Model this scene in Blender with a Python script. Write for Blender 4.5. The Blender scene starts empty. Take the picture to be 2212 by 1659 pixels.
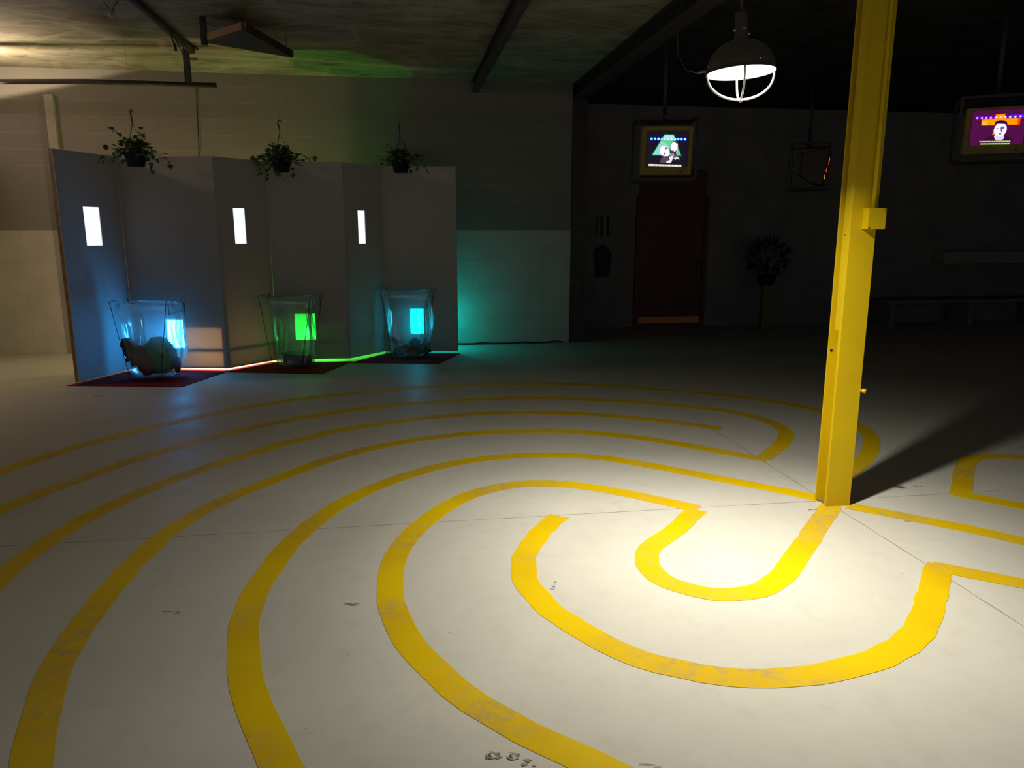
import bpy, bmesh, math, random
from mathutils import Vector, Matrix

C = bpy.context.scene.collection
PI = math.pi
R = math.radians

# ------------------------------------------------------------------ camera
cam_data = bpy.data.cameras.new('camera')
cam_data.sensor_width = 36.0
cam_data.lens = 1617.0 / 2212.0 * 36.0
cam_data.clip_end = 100
cam = bpy.data.objects.new('camera', cam_data)
C.objects.link(cam)
cam.location = (0, 0, 1.62)
cam.rotation_euler = (R(90 - 11.57), 0, 0)
bpy.context.scene.camera = cam

# ------------------------------------------------------------------ view, world, lights
sc = bpy.context.scene
sc.view_settings.view_transform = 'Standard'
sc.view_settings.look = 'None'
sc.view_settings.gamma = 1.0
sc.view_settings.use_curve_mapping = False
sc.view_settings.exposure = 0.0
sc.cycles.use_denoising = True
sc.cycles.max_bounces = 8
sc.cycles.diffuse_bounces = 4
sc.cycles.transparent_max_bounces = 16
sc.cycles.sample_clamp_indirect = 8.0
sc.cycles.caustics_reflective = False
sc.cycles.caustics_refractive = False

world = bpy.data.worlds.new('world')
sc.world = world
world.use_nodes = True
world.node_tree.nodes['Background'].inputs[0].default_value = (0.90, 0.95, 1.0, 1)
world.node_tree.nodes['Background'].inputs[1].default_value = 0.21


def lamp(name, kind, loc, power, col, size=0.05, rot=None, **kw):
    d = bpy.data.lights.new(name, kind)
    d.energy = power
    d.color = col
    if kind in ('POINT', 'SPOT'):
        d.shadow_soft_size = size
    for k, v in kw.items():
        setattr(d, k, v)
    o = bpy.data.objects.new(name, d)
    C.objects.link(o)
    o.location = loc
    if rot is not None:
        o.rotation_euler = rot
    return o


def aim(o, target):
    o.rotation_euler = (Vector(target) - o.location).to_track_quat('-Z', 'Y').to_euler()


LAMP = Vector((1.006, 3.50, 2.305))          # centre of the pendant's rim

# coloured lamps standing on the floor behind the partition
lamp('warm_light', 'POINT', (-3.55, 9.10, 0.28), 58, (1.0, 0.72, 0.43), 0.05)
lamp('green_light', 'POINT', (-2.50, 10.0, 0.30), 34, (0.03, 1.0, 0.05), 0.03)
lamp('teal_light', 'POINT', (-0.93, 10.38, 0.42), 5.6, (0.0, 1.0, 0.92), 0.05)
# warm lamps at the left, just outside the picture
lamp('left_light', 'POINT', (-7.1, 7.4, 3.3), 58, (1.0, 0.80, 0.62), 0.12)
lu = lamp('left_uplight', 'SPOT', (-5.89, 8.73, 3.14), 95, (1.0, 0.78, 0.53), 0.03, spot_size=R(172), spot_blend=0.05)
lu.rotation_euler = Vector((-0.19, -0.08, 1.0)).to_track_quat('-Z', 'Y').to_euler()

ALPHA = R(8.4)                                # the building is turned 8.4 degrees


def uv(u, v, z=0.0):
    """building coordinates (u along the back wall, v away from the camera) -> world"""
    c, s = math.cos(ALPHA), math.sin(ALPHA)
    return Vector((u * c - v * s, u * s + v * c, z))


# ------------------------------------------------------------------ materials
def mat(name, col=(0.5, 0.5, 0.5), rough=0.6, metal=0.0, spec=0.5):
    m = bpy.data.materials.new(name)
    m.use_nodes = True
    b = m.node_tree.nodes['Principled BSDF']
    b.inputs['Base Color'].default_value = (*col, 1)
    b.inputs['Roughness'].default_value = rough
    b.inputs['Metallic'].default_value = metal
    b.inputs['Specular IOR Level'].default_value = spec
    return m


class NT:
    """small helper around a node tree"""
    def __init__(self, m):
        self.t = m.node_tree
        self.b = self.t.nodes['Principled BSDF'] if 'Principled BSDF' in self.t.nodes else None

    def n(self, kind, **kw):
        x = self.t.nodes.new(kind)
        for k, v in kw.items():
            setattr(x, k, v)
        return x

    def l(self, a, b):
        self.t.links.new(a, b)

    def math(self, op, a, b=None, c=None):
        x = self.n('ShaderNodeMath', operation=op)
        for i, v in enumerate((a, b, c)):
            if v is None:
                continue
            if isinstance(v, (int, float)):
                x.inputs[i].default_value = v
            else:
                self.l(v, x.inputs[i])
        return x.outputs[0]

    def noise(self, vec, scale, detail=4, rough=0.55, dist=0.0):
        x = self.n('ShaderNodeTexNoise')
        x.inputs['Scale'].default_value = scale
        x.inputs['Detail'].default_value = detail
        x.inputs['Roughness'].default_value = rough
        x.inputs['Distortion'].default_value = dist
        self.l(vec, x.inputs['Vector'])
        return x.outputs['Fac']

    def ramp(self, fac, a, b, ca=(0, 0, 0), cb=(1, 1, 1)):
        x = self.n('ShaderNodeValToRGB')
        x.color_ramp.elements[0].position = a
        x.color_ramp.elements[1].position = b
        x.color_ramp.elements[0].color = (*ca, 1)
        x.color_ramp.elements[1].color = (*cb, 1)
        self.l(fac, x.inputs[0])
        return x.outputs[0]

    def mix(self, fac, a, b):
        x = self.n('ShaderNodeMix', data_type='RGBA')
        for s, v in ((x.inputs[0], fac), (x.inputs[6], a), (x.inputs[7], b)):
            if isinstance(v, (int, float)):
                s.default_value = v
            elif isinstance(v, tuple):
                s.default_value = (*v, 1)
            else:
                self.l(v, s)
        return x.outputs[2]

    def bump(self, h, strength, dist=0.01):
        x = self.n('ShaderNodeBump')
        x.inputs['Strength'].default_value = strength
        x.inputs['Distance'].default_value = dist
        self.l(h, x.inputs['Height'])
        self.l(x.outputs[0], self.b.inputs['Normal'])

    def obj(self):
        return self.n('ShaderNodeTexCoord').outputs['Object']


def noisy(name, ca, cb, scale, rough=0.6, metal=0.0, bump=0.0, detail=5, lo=0.35, hi=0.65, spec=0.5):
    m = mat(name, ca, rough, metal, spec)
    t = NT(m)
    f = t.noise(t.obj(), scale, detail)
    t.l(t.ramp(f, lo, hi, ca, cb), t.b.inputs['Base Color'])
    if bump:
        t.bump(f, bump)
    return m


def emit(name, col, strength):
    m = bpy.data.materials.new(name)
    m.use_nodes = True
    nt = m.node_tree
    nt.nodes.clear()
    e = nt.nodes.new('ShaderNodeEmission')
    e.inputs[0].default_value = (*col, 1)
    e.inputs[1].default_value = strength
    o = nt.nodes.new('ShaderNodeOutputMaterial')
    nt.links.new(e.outputs[0], o.inputs[0])
    return m


# floor: painted concrete, two slab joints crossing at the column
def make_floor_mat():
    m = mat('painted_concrete', (0.6, 0.57, 0.5), 0.5, spec=0.045)
    t = NT(m)
    o = t.obj()
    big = t.noise(o, 0.9, 4)
    fine = t.noise(o, 9, 6, 0.65)
    col = t.mix(t.ramp(big, 0.35, 0.7), (0.60, 0.575, 0.50), (0.545, 0.525, 0.46))
    col = t.mix(t.math('MULTIPLY', t.ramp(fine, 0.5, 0.72), 0.35), col, (0.46, 0.43, 0.37))
    # specks of dirt
    v = t.n('ShaderNodeTexVoronoi')
    v.inputs['Scale'].default_value = 5.5
    t.l(o, v.inputs['Vector'])
    sp = t.math('LESS_THAN', v.outputs['Distance'], t.math('MULTIPLY', t.noise(o, 2.3, 2), 0.05))
    col = t.mix(t.math('MULTIPLY', sp, 0.6), col, (0.2, 0.17, 0.15))
    # joints
    s = t.n('ShaderNodeSeparateXYZ')
    t.l(o, s.inputs[0])
    wob = t.math('MULTIPLY', t.math('SUBTRACT', t.noise(o, 6, 4), 0.5), 0.012)
    jt = None
    for ax, off in ((0, 2.535), (1, 4.025)):
        d = t.math('ABSOLUTE', t.math('ADD', t.math('SUBTRACT', s.outputs[ax], off), wob))
        w = t.math('ADD', t.math('MULTIPLY', t.noise(o, 3.1, 3), 0.009), -0.0015)
        k = t.math('LESS_THAN', d, w)
        jt = k if jt is None else t.math('MAXIMUM', jt, k)
    col = t.mix(t.math('MULTIPLY', jt, 0.8), col, (0.20, 0.17, 0.14))
    t.l(col, t.b.inputs['Base Color'])
    rg = t.ramp(t.noise(o, 2.2, 4), 0.35, 0.7, (0.42,) * 3, (0.55,) * 3)
    t.l(rg, t.b.inputs['Roughness'])
    h = t.math('SUBTRACT', t.math('MULTIPLY', fine, 0.25), jt)
    t.bump(h, 0.25, 0.004)
    return m


def make_stripe_mat():
    m = mat('yellow_floor_paint', (0.72, 0.47, 0.004), 0.55, spec=0.08)
    t = NT(m)
    o = t.obj()
    col = t.mix(t.ramp(t.noise(o, 1.3, 3), 0.4, 0.65), (0.76, 0.52, 0.002), (0.66, 0.42, 0.005))
    patch = t.ramp(t.noise(o, 1.25, 2), 0.50, 0.66)
    scr = t.ramp(t.noise(o, 17, 7, 0.72, 0.7), 0.44, 0.62)
    f = t.math('MULTIPLY', t.math('MULTIPLY', patch, scr), 0.85)
    col = t.mix(f, col, (0.40, 0.31, 0.14))
    t.l(col, t.b.inputs['Base Color'])
    t.bump(t.noise(o, 40, 3), 0.08, 0.003)
    return m


def make_block_mat():
    m = mat('painted_blockwork', (0.4, 0.36, 0.3), 0.75, spec=0.3)
    t = NT(m)
    o = t.obj()
    s = t.n('ShaderNodeSeparateXYZ')
    t.l(o, s.inputs[0])
    c = t.n('ShaderNodeCombineXYZ')
    t.l(t.math('ADD', s.outputs[0], 20.32), c.inputs[0])
    t.l(s.outputs[2], c.inputs[1])
    b = t.n('ShaderNodeTexBrick')
    b.offset = 0.5
    b.inputs['Scale'].default_value = 1.0
    b.inputs['Mortar Size'].default_value = 0.0045
    b.inputs['Mortar Smooth'].default_value = 0.3
    b.inputs['Brick Width'].default_value = 0.4064
    b.inputs['Row Height'].default_value = 0.2032
    t.l(c.outputs[0], b.inputs['Vector'])
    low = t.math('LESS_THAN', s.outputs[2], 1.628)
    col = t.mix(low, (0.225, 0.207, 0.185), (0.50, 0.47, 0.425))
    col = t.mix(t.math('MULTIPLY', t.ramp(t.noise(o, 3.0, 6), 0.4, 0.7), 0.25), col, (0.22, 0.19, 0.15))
    col = t.mix(t.math('MULTIPLY', b.outputs['Fac'], 0.14), col, (0.13, 0.115, 0.095))
    # paler thin lines along the level joints of the upper courses
    fr = t.math('ABSOLUTE', t.math('SUBTRACT', t.math('FRACT', t.math('ADD', t.math('DIVIDE', s.outputs[2], 0.2032), 0.5)), 0.5))
    ln = t.math('LESS_THAN', fr, t.math('ADD', t.math('MULTIPLY', t.noise(o, 5, 3), 0.02), 0.008))
    ln = t.math('MULTIPLY', ln, t.math('SUBTRACT', 1.0, low))
    col = t.mix(t.math('MULTIPLY', ln, 0.45), col, (0.40, 0.37, 0.315))
    t.l(col, t.b.inputs['Base Color'])
    h = t.math('SUBTRACT', t.math('MULTIPLY', t.noise(o, 60, 3), 0.12), b.outputs['Fac'])
    t.bump(h, 0.4, 0.005)
    return m


def make_ceiling_mat():
    m = mat('stained_plaster', (0.3, 0.25, 0.18), 0.85, spec=0.2)
    t = NT(m)
    o = t.obj()
    mp = t.n('ShaderNodeMapping')
    mp.inputs['Scale'].default_value = (1.0, 2.2, 1.0)
    t.l(o, mp.inputs[0])
    col = t.ramp(t.noise(mp.outputs[0], 1.4, 7, 0.62, 0.4), 0.36, 0.64, (0.185, 0.155, 0.11), (0.35, 0.315, 0.245))
    st = t.ramp(t.noise(mp.outputs[0], 3.1, 5, 0.6, 0.9), 0.58, 0.66)
    col = t.mix(t.math('MULTIPLY', st, 0.55), col, (0.10, 0.08, 0.055))
    v = t.n('ShaderNodeTexVoronoi', feature='DISTANCE_TO_EDGE')
    v.inputs['Scale'].default_value = 0.8
    t.l(mp.outputs[0], v.inputs['Vector'])
    cr = t.math('LESS_THAN', v.outputs[0], t.math('MULTIPLY', t.noise(o, 4, 4), 0.06))
    col = t.mix(t.math('MULTIPLY', cr, 0.4), col, (0.42, 0.37, 0.27))
    t.l(col, t.b.inputs['Base Color'])
    t.bump(t.noise(mp.outputs[0], 7, 8, 0.7), 0.5, 0.02)
    return m


def make_board_mat(name, through):
    """thin translucent white sheet"""
    m = mat(name, (0.52, 0.495, 0.48), 0.7, spec=0.15)
    t = NT(m)
    tr = t.n('ShaderNodeBsdfTranslucent')
    tr.inputs[0].default_value = (0.6, 0.52, 0.42, 1)
    mx = t.n('ShaderNodeMixShader')
    mx.inputs[0].default_value = through
    out = t.t.nodes['Material Output']
    t.l(t.b.outputs[0], mx.inputs[1])
    t.l(tr.outputs[0], mx.inputs[2])
    t.l(mx.outputs[0], out.inputs[0])
    return m


def make_film_mat(name, col):
    m = bpy.data.materials.new(name)
    m.use_nodes = True
    nt = m.node_tree
    nt.nodes.clear()
    tr = nt.nodes.new('ShaderNodeBsdfTranslucent')
    tr.inputs[0].default_value = (*col, 1)
    o = nt.nodes.new('ShaderNodeOutputMaterial')
    nt.links.new(tr.outputs[0], o.inputs[0])
    return m


def make_screen_mat():
    m = bpy.data.materials.new('backlit_cloudy_screen')
    m.use_nodes = True
    nt = m.node_tree
    nt.nodes.clear()
    tc = nt.nodes.new('ShaderNodeTexCoord')
    nz = nt.nodes.new('ShaderNodeTexNoise')
    nz.inputs['Scale'].default_value = 14
    nz.inputs['Detail'].default_value = 4
    rp = nt.nodes.new('ShaderNodeValToRGB')
    rp.color_ramp.elements[0].position = 0.3
    rp.color_ramp.elements[1].position = 0.6
    rp.color_ramp.elements[0].color = (0.78, 0.86, 0.97, 1)
    rp.color_ramp.elements[1].color = (0.93, 0.96, 1.0, 1)
    e = nt.nodes.new('ShaderNodeEmission')
    e.inputs[1].default_value = 1.15
    o = nt.nodes.new('ShaderNodeOutputMaterial')
    nt.links.new(tc.outputs['Object'], nz.inputs['Vector'])
    nt.links.new(nz.outputs['Fac'], rp.inputs[0])
    nt.links.new(rp.outputs[0], e.inputs[0])
    nt.links.new(e.outputs[0], o.inputs[0])
    return m


def make_plastic_mat():
    m = bpy.data.materials.new('clear_plastic_film')
    m.use_nodes = True
    nt = m.node_tree
    nt.nodes.clear()
    N = nt.nodes.new
    trn = N('ShaderNodeBsdfTransparent')
    trn.inputs[0].default_value = (0.93, 0.95, 0.95, 1)
    gl = N('ShaderNodeBsdfGlossy')
    gl.inputs[0].default_value = (1, 1, 1, 1)
    gl.inputs[1].default_value = 0.16
    tl = N('ShaderNodeBsdfTranslucent')
    tl.inputs[0].default_value = (0.8, 0.85, 0.85, 1)
    df = N('ShaderNodeBsdfDiffuse')
    df.inputs[0].default_value = (0.7, 0.75, 0.75, 1)
    lw = N('ShaderNodeLayerWeight')
    lw.inputs[0].default_value = 0.35
    m1 = N('ShaderNodeMixShader')
    m1.inputs[0].default_value = 0.5
    nt.links.new(tl.outputs[0], m1.inputs[1])
    nt.links.new(df.outputs[0], m1.inputs[2])
    m2 = N('ShaderNodeMixShader')
    m2.inputs[0].default_value = 0.4
    nt.links.new(m1.outputs[0], m2.inputs[1])
    nt.links.new(gl.outputs[0], m2.inputs[2])
    mr = N('ShaderNodeMapRange')
    mr.inputs[1].default_value = 0.0
    mr.inputs[2].default_value = 1.0
    mr.inputs[3].default_value = 0.2
    mr.inputs[4].default_value = 0.6
    nt.links.new(lw.outputs['Facing'], mr.inputs[0])
    m3 = N('ShaderNodeMixShader')
    nt.links.new(mr.outputs[0], m3.inputs[0])
    nt.links.new(trn.outputs[0], m3.inputs[1])
    nt.links.new(m2.outputs[0], m3.inputs[2])
    o = N('ShaderNodeOutputMaterial')
    nt.links.new(m3.outputs[0], o.inputs[0])
    return m


M = dict(
    floor=make_floor_mat(), stripe=make_stripe_mat(), block=make_block_mat(), ceiling=make_ceiling_mat(),
    board=make_board_mat('white_sheet', 0.27), thin_board=make_board_mat('dense_white_sheet', 0.12), screen=make_screen_mat(), plastic=make_plastic_mat(),
    black_ceiling=noisy('dark_ceiling_paint', (0.022, 0.02, 0.02), (0.05, 0.045, 0.045), 2.5, 0.85, spec=0.1),
    dark_wall=noisy('dark_blockwork', (0.20, 0.19, 0.185), (0.26, 0.245, 0.235), 2.0, 0.8, spec=0.2),
    yellow=noisy('yellow_enamel', (0.66, 0.46, 0.002), (0.60, 0.41, 0.004), 3.0, 0.5, bump=0.03, spec=0.25),
    wood=noisy('stained_pine', (0.34, 0.17, 0.06), (0.22, 0.10, 0.035), 6, 0.6),
    dark_wood=noisy('dark_shaded_wood', (0.055, 0.035, 0.025), (0.03, 0.02, 0.016), 6, 0.7),
    iron=noisy('dark_iron', (0.035, 0.027, 0.026), (0.06, 0.045, 0.042), 9, 0.6),
    wire=mat('steel_wire', (0.10, 0.085, 0.07), 0.35, 0.8),
    carpet=noisy('dark_red_carpet', (0.27, 0.03, 0.036), (0.19, 0.02, 0.026), 60, 0.95, bump=0.4, spec=0.05),
    pot=mat('black_plastic', (0.008, 0.007, 0.009), 0.65, spec=0.2),
    leaf=noisy('leaf_green', (0.05, 0.10, 0.025), (0.075, 0.12, 0.03), 11, 0.5),
    stem=mat('vine_stem', (0.10, 0.11, 0.04), 0.6),
    hook=mat('dark_hook', (0.02, 0.02, 0.025), 0.5),
    moss=noisy('green_moss', (0.02, 0.34, 0.16), (0.04, 0.45, 0.22), 30, 0.9, bump=0.5, spec=0.1),
    bark=noisy('dark_bark', (0.05, 0.03, 0.018), (0.09, 0.055, 0.035), 14, 0.85, bump=0.8),
    black=mat('matte_black', (0.012, 0.011, 0.012), 0.7),
    tan=mat('tan_card', (0.23, 0.19, 0.12), 0.8),
    dome=mat('lamp_dome_paint', (0.10, 0.085, 0.075), 0.5),
    chrome=mat('bright_metal', (0.8, 0.8, 0.82), 0.2, 1.0),
    guard=mat('white_guard', (0.85, 0.85, 0.87), 0.35),
    reflector=mat('white_reflector', (0.9, 0.9, 0.9), 0.4),
    lens=emit('lit_lens', (1.0, 0.97, 0.9), 5.0),
    tv_dark=noisy('dark_brown_plastic', (0.05, 0.035, 0.025), (0.035, 0.025, 0.02), 5, 0.5),
    tv_yellow=noisy('aged_beige_plastic', (0.22, 0.155, 0.028), (0.18, 0.125, 0.022), 5, 0.55),
    cage=mat('black_cage_paint', (0.02, 0.02, 0.022), 0.6),
    glass_dark=mat('dark_tube_glass', (0.01, 0.01, 0.012), 0.15),
    red_door=noisy('dark_red_paint', (0.13, 0.022, 0.018), (0.10, 0.016, 0.014), 3, 0.5),
    kick=mat('bright_orange_strip', (0.75, 0.30, 0.12), 0.45, 0.3),
    smear=noisy('grey_smear', (0.16, 0.13, 0.13), (0.30, 0.27, 0.24), 30, 0.6),
    bolt=mat('old_bolt_steel', (0.30, 0.27, 0.24), 0.5, 0.5),
    conduit=noisy('painted_conduit', (0.36, 0.33, 0.28), (0.30, 0.27, 0.22), 4, 0.6),
    cable=mat('black_rubber', (0.015, 0.015, 0.015), 0.6),
    shrub=noisy('dark_foliage', (0.008, 0.009, 0.008), (0.014, 0.015, 0.012), 8, 0.8),
    film_blue=emit('backlit_blue_film', (0.024, 0.36, 1.0), 62.0),
    film_green=make_film_mat('green_film', (0.3, 1.0, 0.4)),
    film_cyan=make_film_mat('cyan_film', (0.1, 0.9, 1.0)),
)


# ------------------------------------------------------------------ mesh helpers
def obj(name, bm, m=None, parent=None, smooth=False, loc=None, rotz=None):
    me = bpy.data.meshes.new(name)
    bm.normal_update()
    bm.to_mesh(me)
    bm.free()
    if m is not None:
        for x in (m if isinstance(m, (list, tuple)) else [m]):
            me.materials.append(x)
    if smooth:
        for p in me.polygons:
            p.use_smooth = True
    o = bpy.data.objects.new(name, me)
    C.objects.link(o)
    if parent is not None:
        o.parent = parent
    if loc is not None:
        o.location = loc
    if rotz is not None:
        o.rotation_euler = (0, 0, rotz)
    return o


def tag(o, label, cat=None, group=None, kind=None):
    o['label'] = label
    if cat:
        o['category'] = cat
    if group:
        o['group'] = group
    if kind:
        o['kind'] = kind
    return o


def thing(name, label, cat, loc=(0, 0, 0), rot=(0, 0, 0), group=None):
    o = bpy.data.objects.new(name, None)
    o.empty_display_size = 0.1
    C.objects.link(o)
    o.location = loc
    o.rotation_euler = rot
    return tag(o, label, cat, group)


def struct(name, bm, m, label=None, parent=None, **kw):
    o = obj(name, bm, m, parent, **kw)
    if parent is None:
        o['kind'] = 'structure'
    if label:
        o['label'] = label
        o['category'] = name.split('_')[0]
    return o


def box(bm, x0, x1, y0, y1, z0, z1, bevel=0.0, mi=0):
    vs = [bm.verts.new((x, y, z)) for x in (x0, x1) for y in (y0, y1) for z in (z0, z1)]
    idx = [(0, 1, 3, 2), (4, 6, 7, 5), (0, 4, 5, 1), (2, 3, 7, 6), (0, 2, 6, 4), (1, 5, 7, 3)]
    fs = [bm.faces.new([vs[i] for i in f]) for f in idx]
    for f in fs:
        f.material_index = mi
    if bevel:
        es = list({e for f in fs for e in f.edges})
        bmesh.ops.bevel(bm, geom=es, offset=bevel, segments=2, affect='EDGES', profile=0.5)
    return fs


def tube(bm, pts, r, seg=8, mi=0, caps=True):
    """round tube through a list of points; r a number or one radius per point"""
    pts = [Vector(p) for p in pts]
    n = len(pts)
    rs = r if isinstance(r, (list, tuple)) else [r] * n
    rings = []
    up = None
    for i, p in enumerate(pts):
        a = pts[max(i - 1, 0)]
        b = pts[min(i + 1, n - 1)]
        d = (b - a).normalized()
        if up is None:
            up = Vector((0, 0, 1)) if abs(d.z) < 0.9 else Vector((1, 0, 0))
        s = d.cross(up).normalized()
        up = s.cross(d).normalized()
        rings.append([bm.verts.new(p + (s * math.cos(2 * PI * k / seg) + up * math.sin(2 * PI * k / seg)) * rs[i]) for k in range(seg)])
    for i in range(n - 1):
        for k in range(seg):
            f = bm.faces.new([rings[i][k], rings[i][(k + 1) % seg], rings[i + 1][(k + 1) % seg], rings[i + 1][k]])
            f.material_index = mi
            f.smooth = True
    if caps:
        bm.faces.new(list(reversed(rings[0]))).material_index = mi
        bm.faces.new(rings[-1]).material_index = mi


def lathe(bm, prof, seg=40, mi=0):
    """profile of (radius, z) turned about the z axis"""
    rings = []
    for r, z in prof:
        if r < 1e-6:
            rings.append([bm.verts.new((0, 0, z))])
        else:
            rings.append([bm.verts.new((r * math.cos(2 * PI * k / seg), r * math.sin(2 * PI * k / seg), z)) for k in range(seg)])
    for a, b in zip(rings, rings[1:]):
        for k in range(seg):
            q = [a[k % len(a)], a[(k + 1) % len(a)], b[(k + 1) % len(b)], b[k % len(b)]]
            u = []
            for x in q:
                if x not in u:
                    u.append(x)
            if len(u) > 2:
                f = bm.faces.new(u)
                f.smooth = True
                f.material_index = mi


def prism(bm, poly, z0, z1, mi=0):
    a = [bm.verts.new((x, y, z0)) for x, y in poly]
    b = [bm.verts.new((x, y, z1)) for x, y in poly]
    n = len(poly)
    fs = [bm.faces.new(list(reversed(a))), bm.faces.new(b)]
    for i in range(n):
        fs.append(bm.faces.new([a[i], a[(i + 1) % n], b[(i + 1) % n], b[i]]))
    for f in fs:
        f.material_index = mi
    return fs


def B():
    return bmesh.new()

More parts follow.
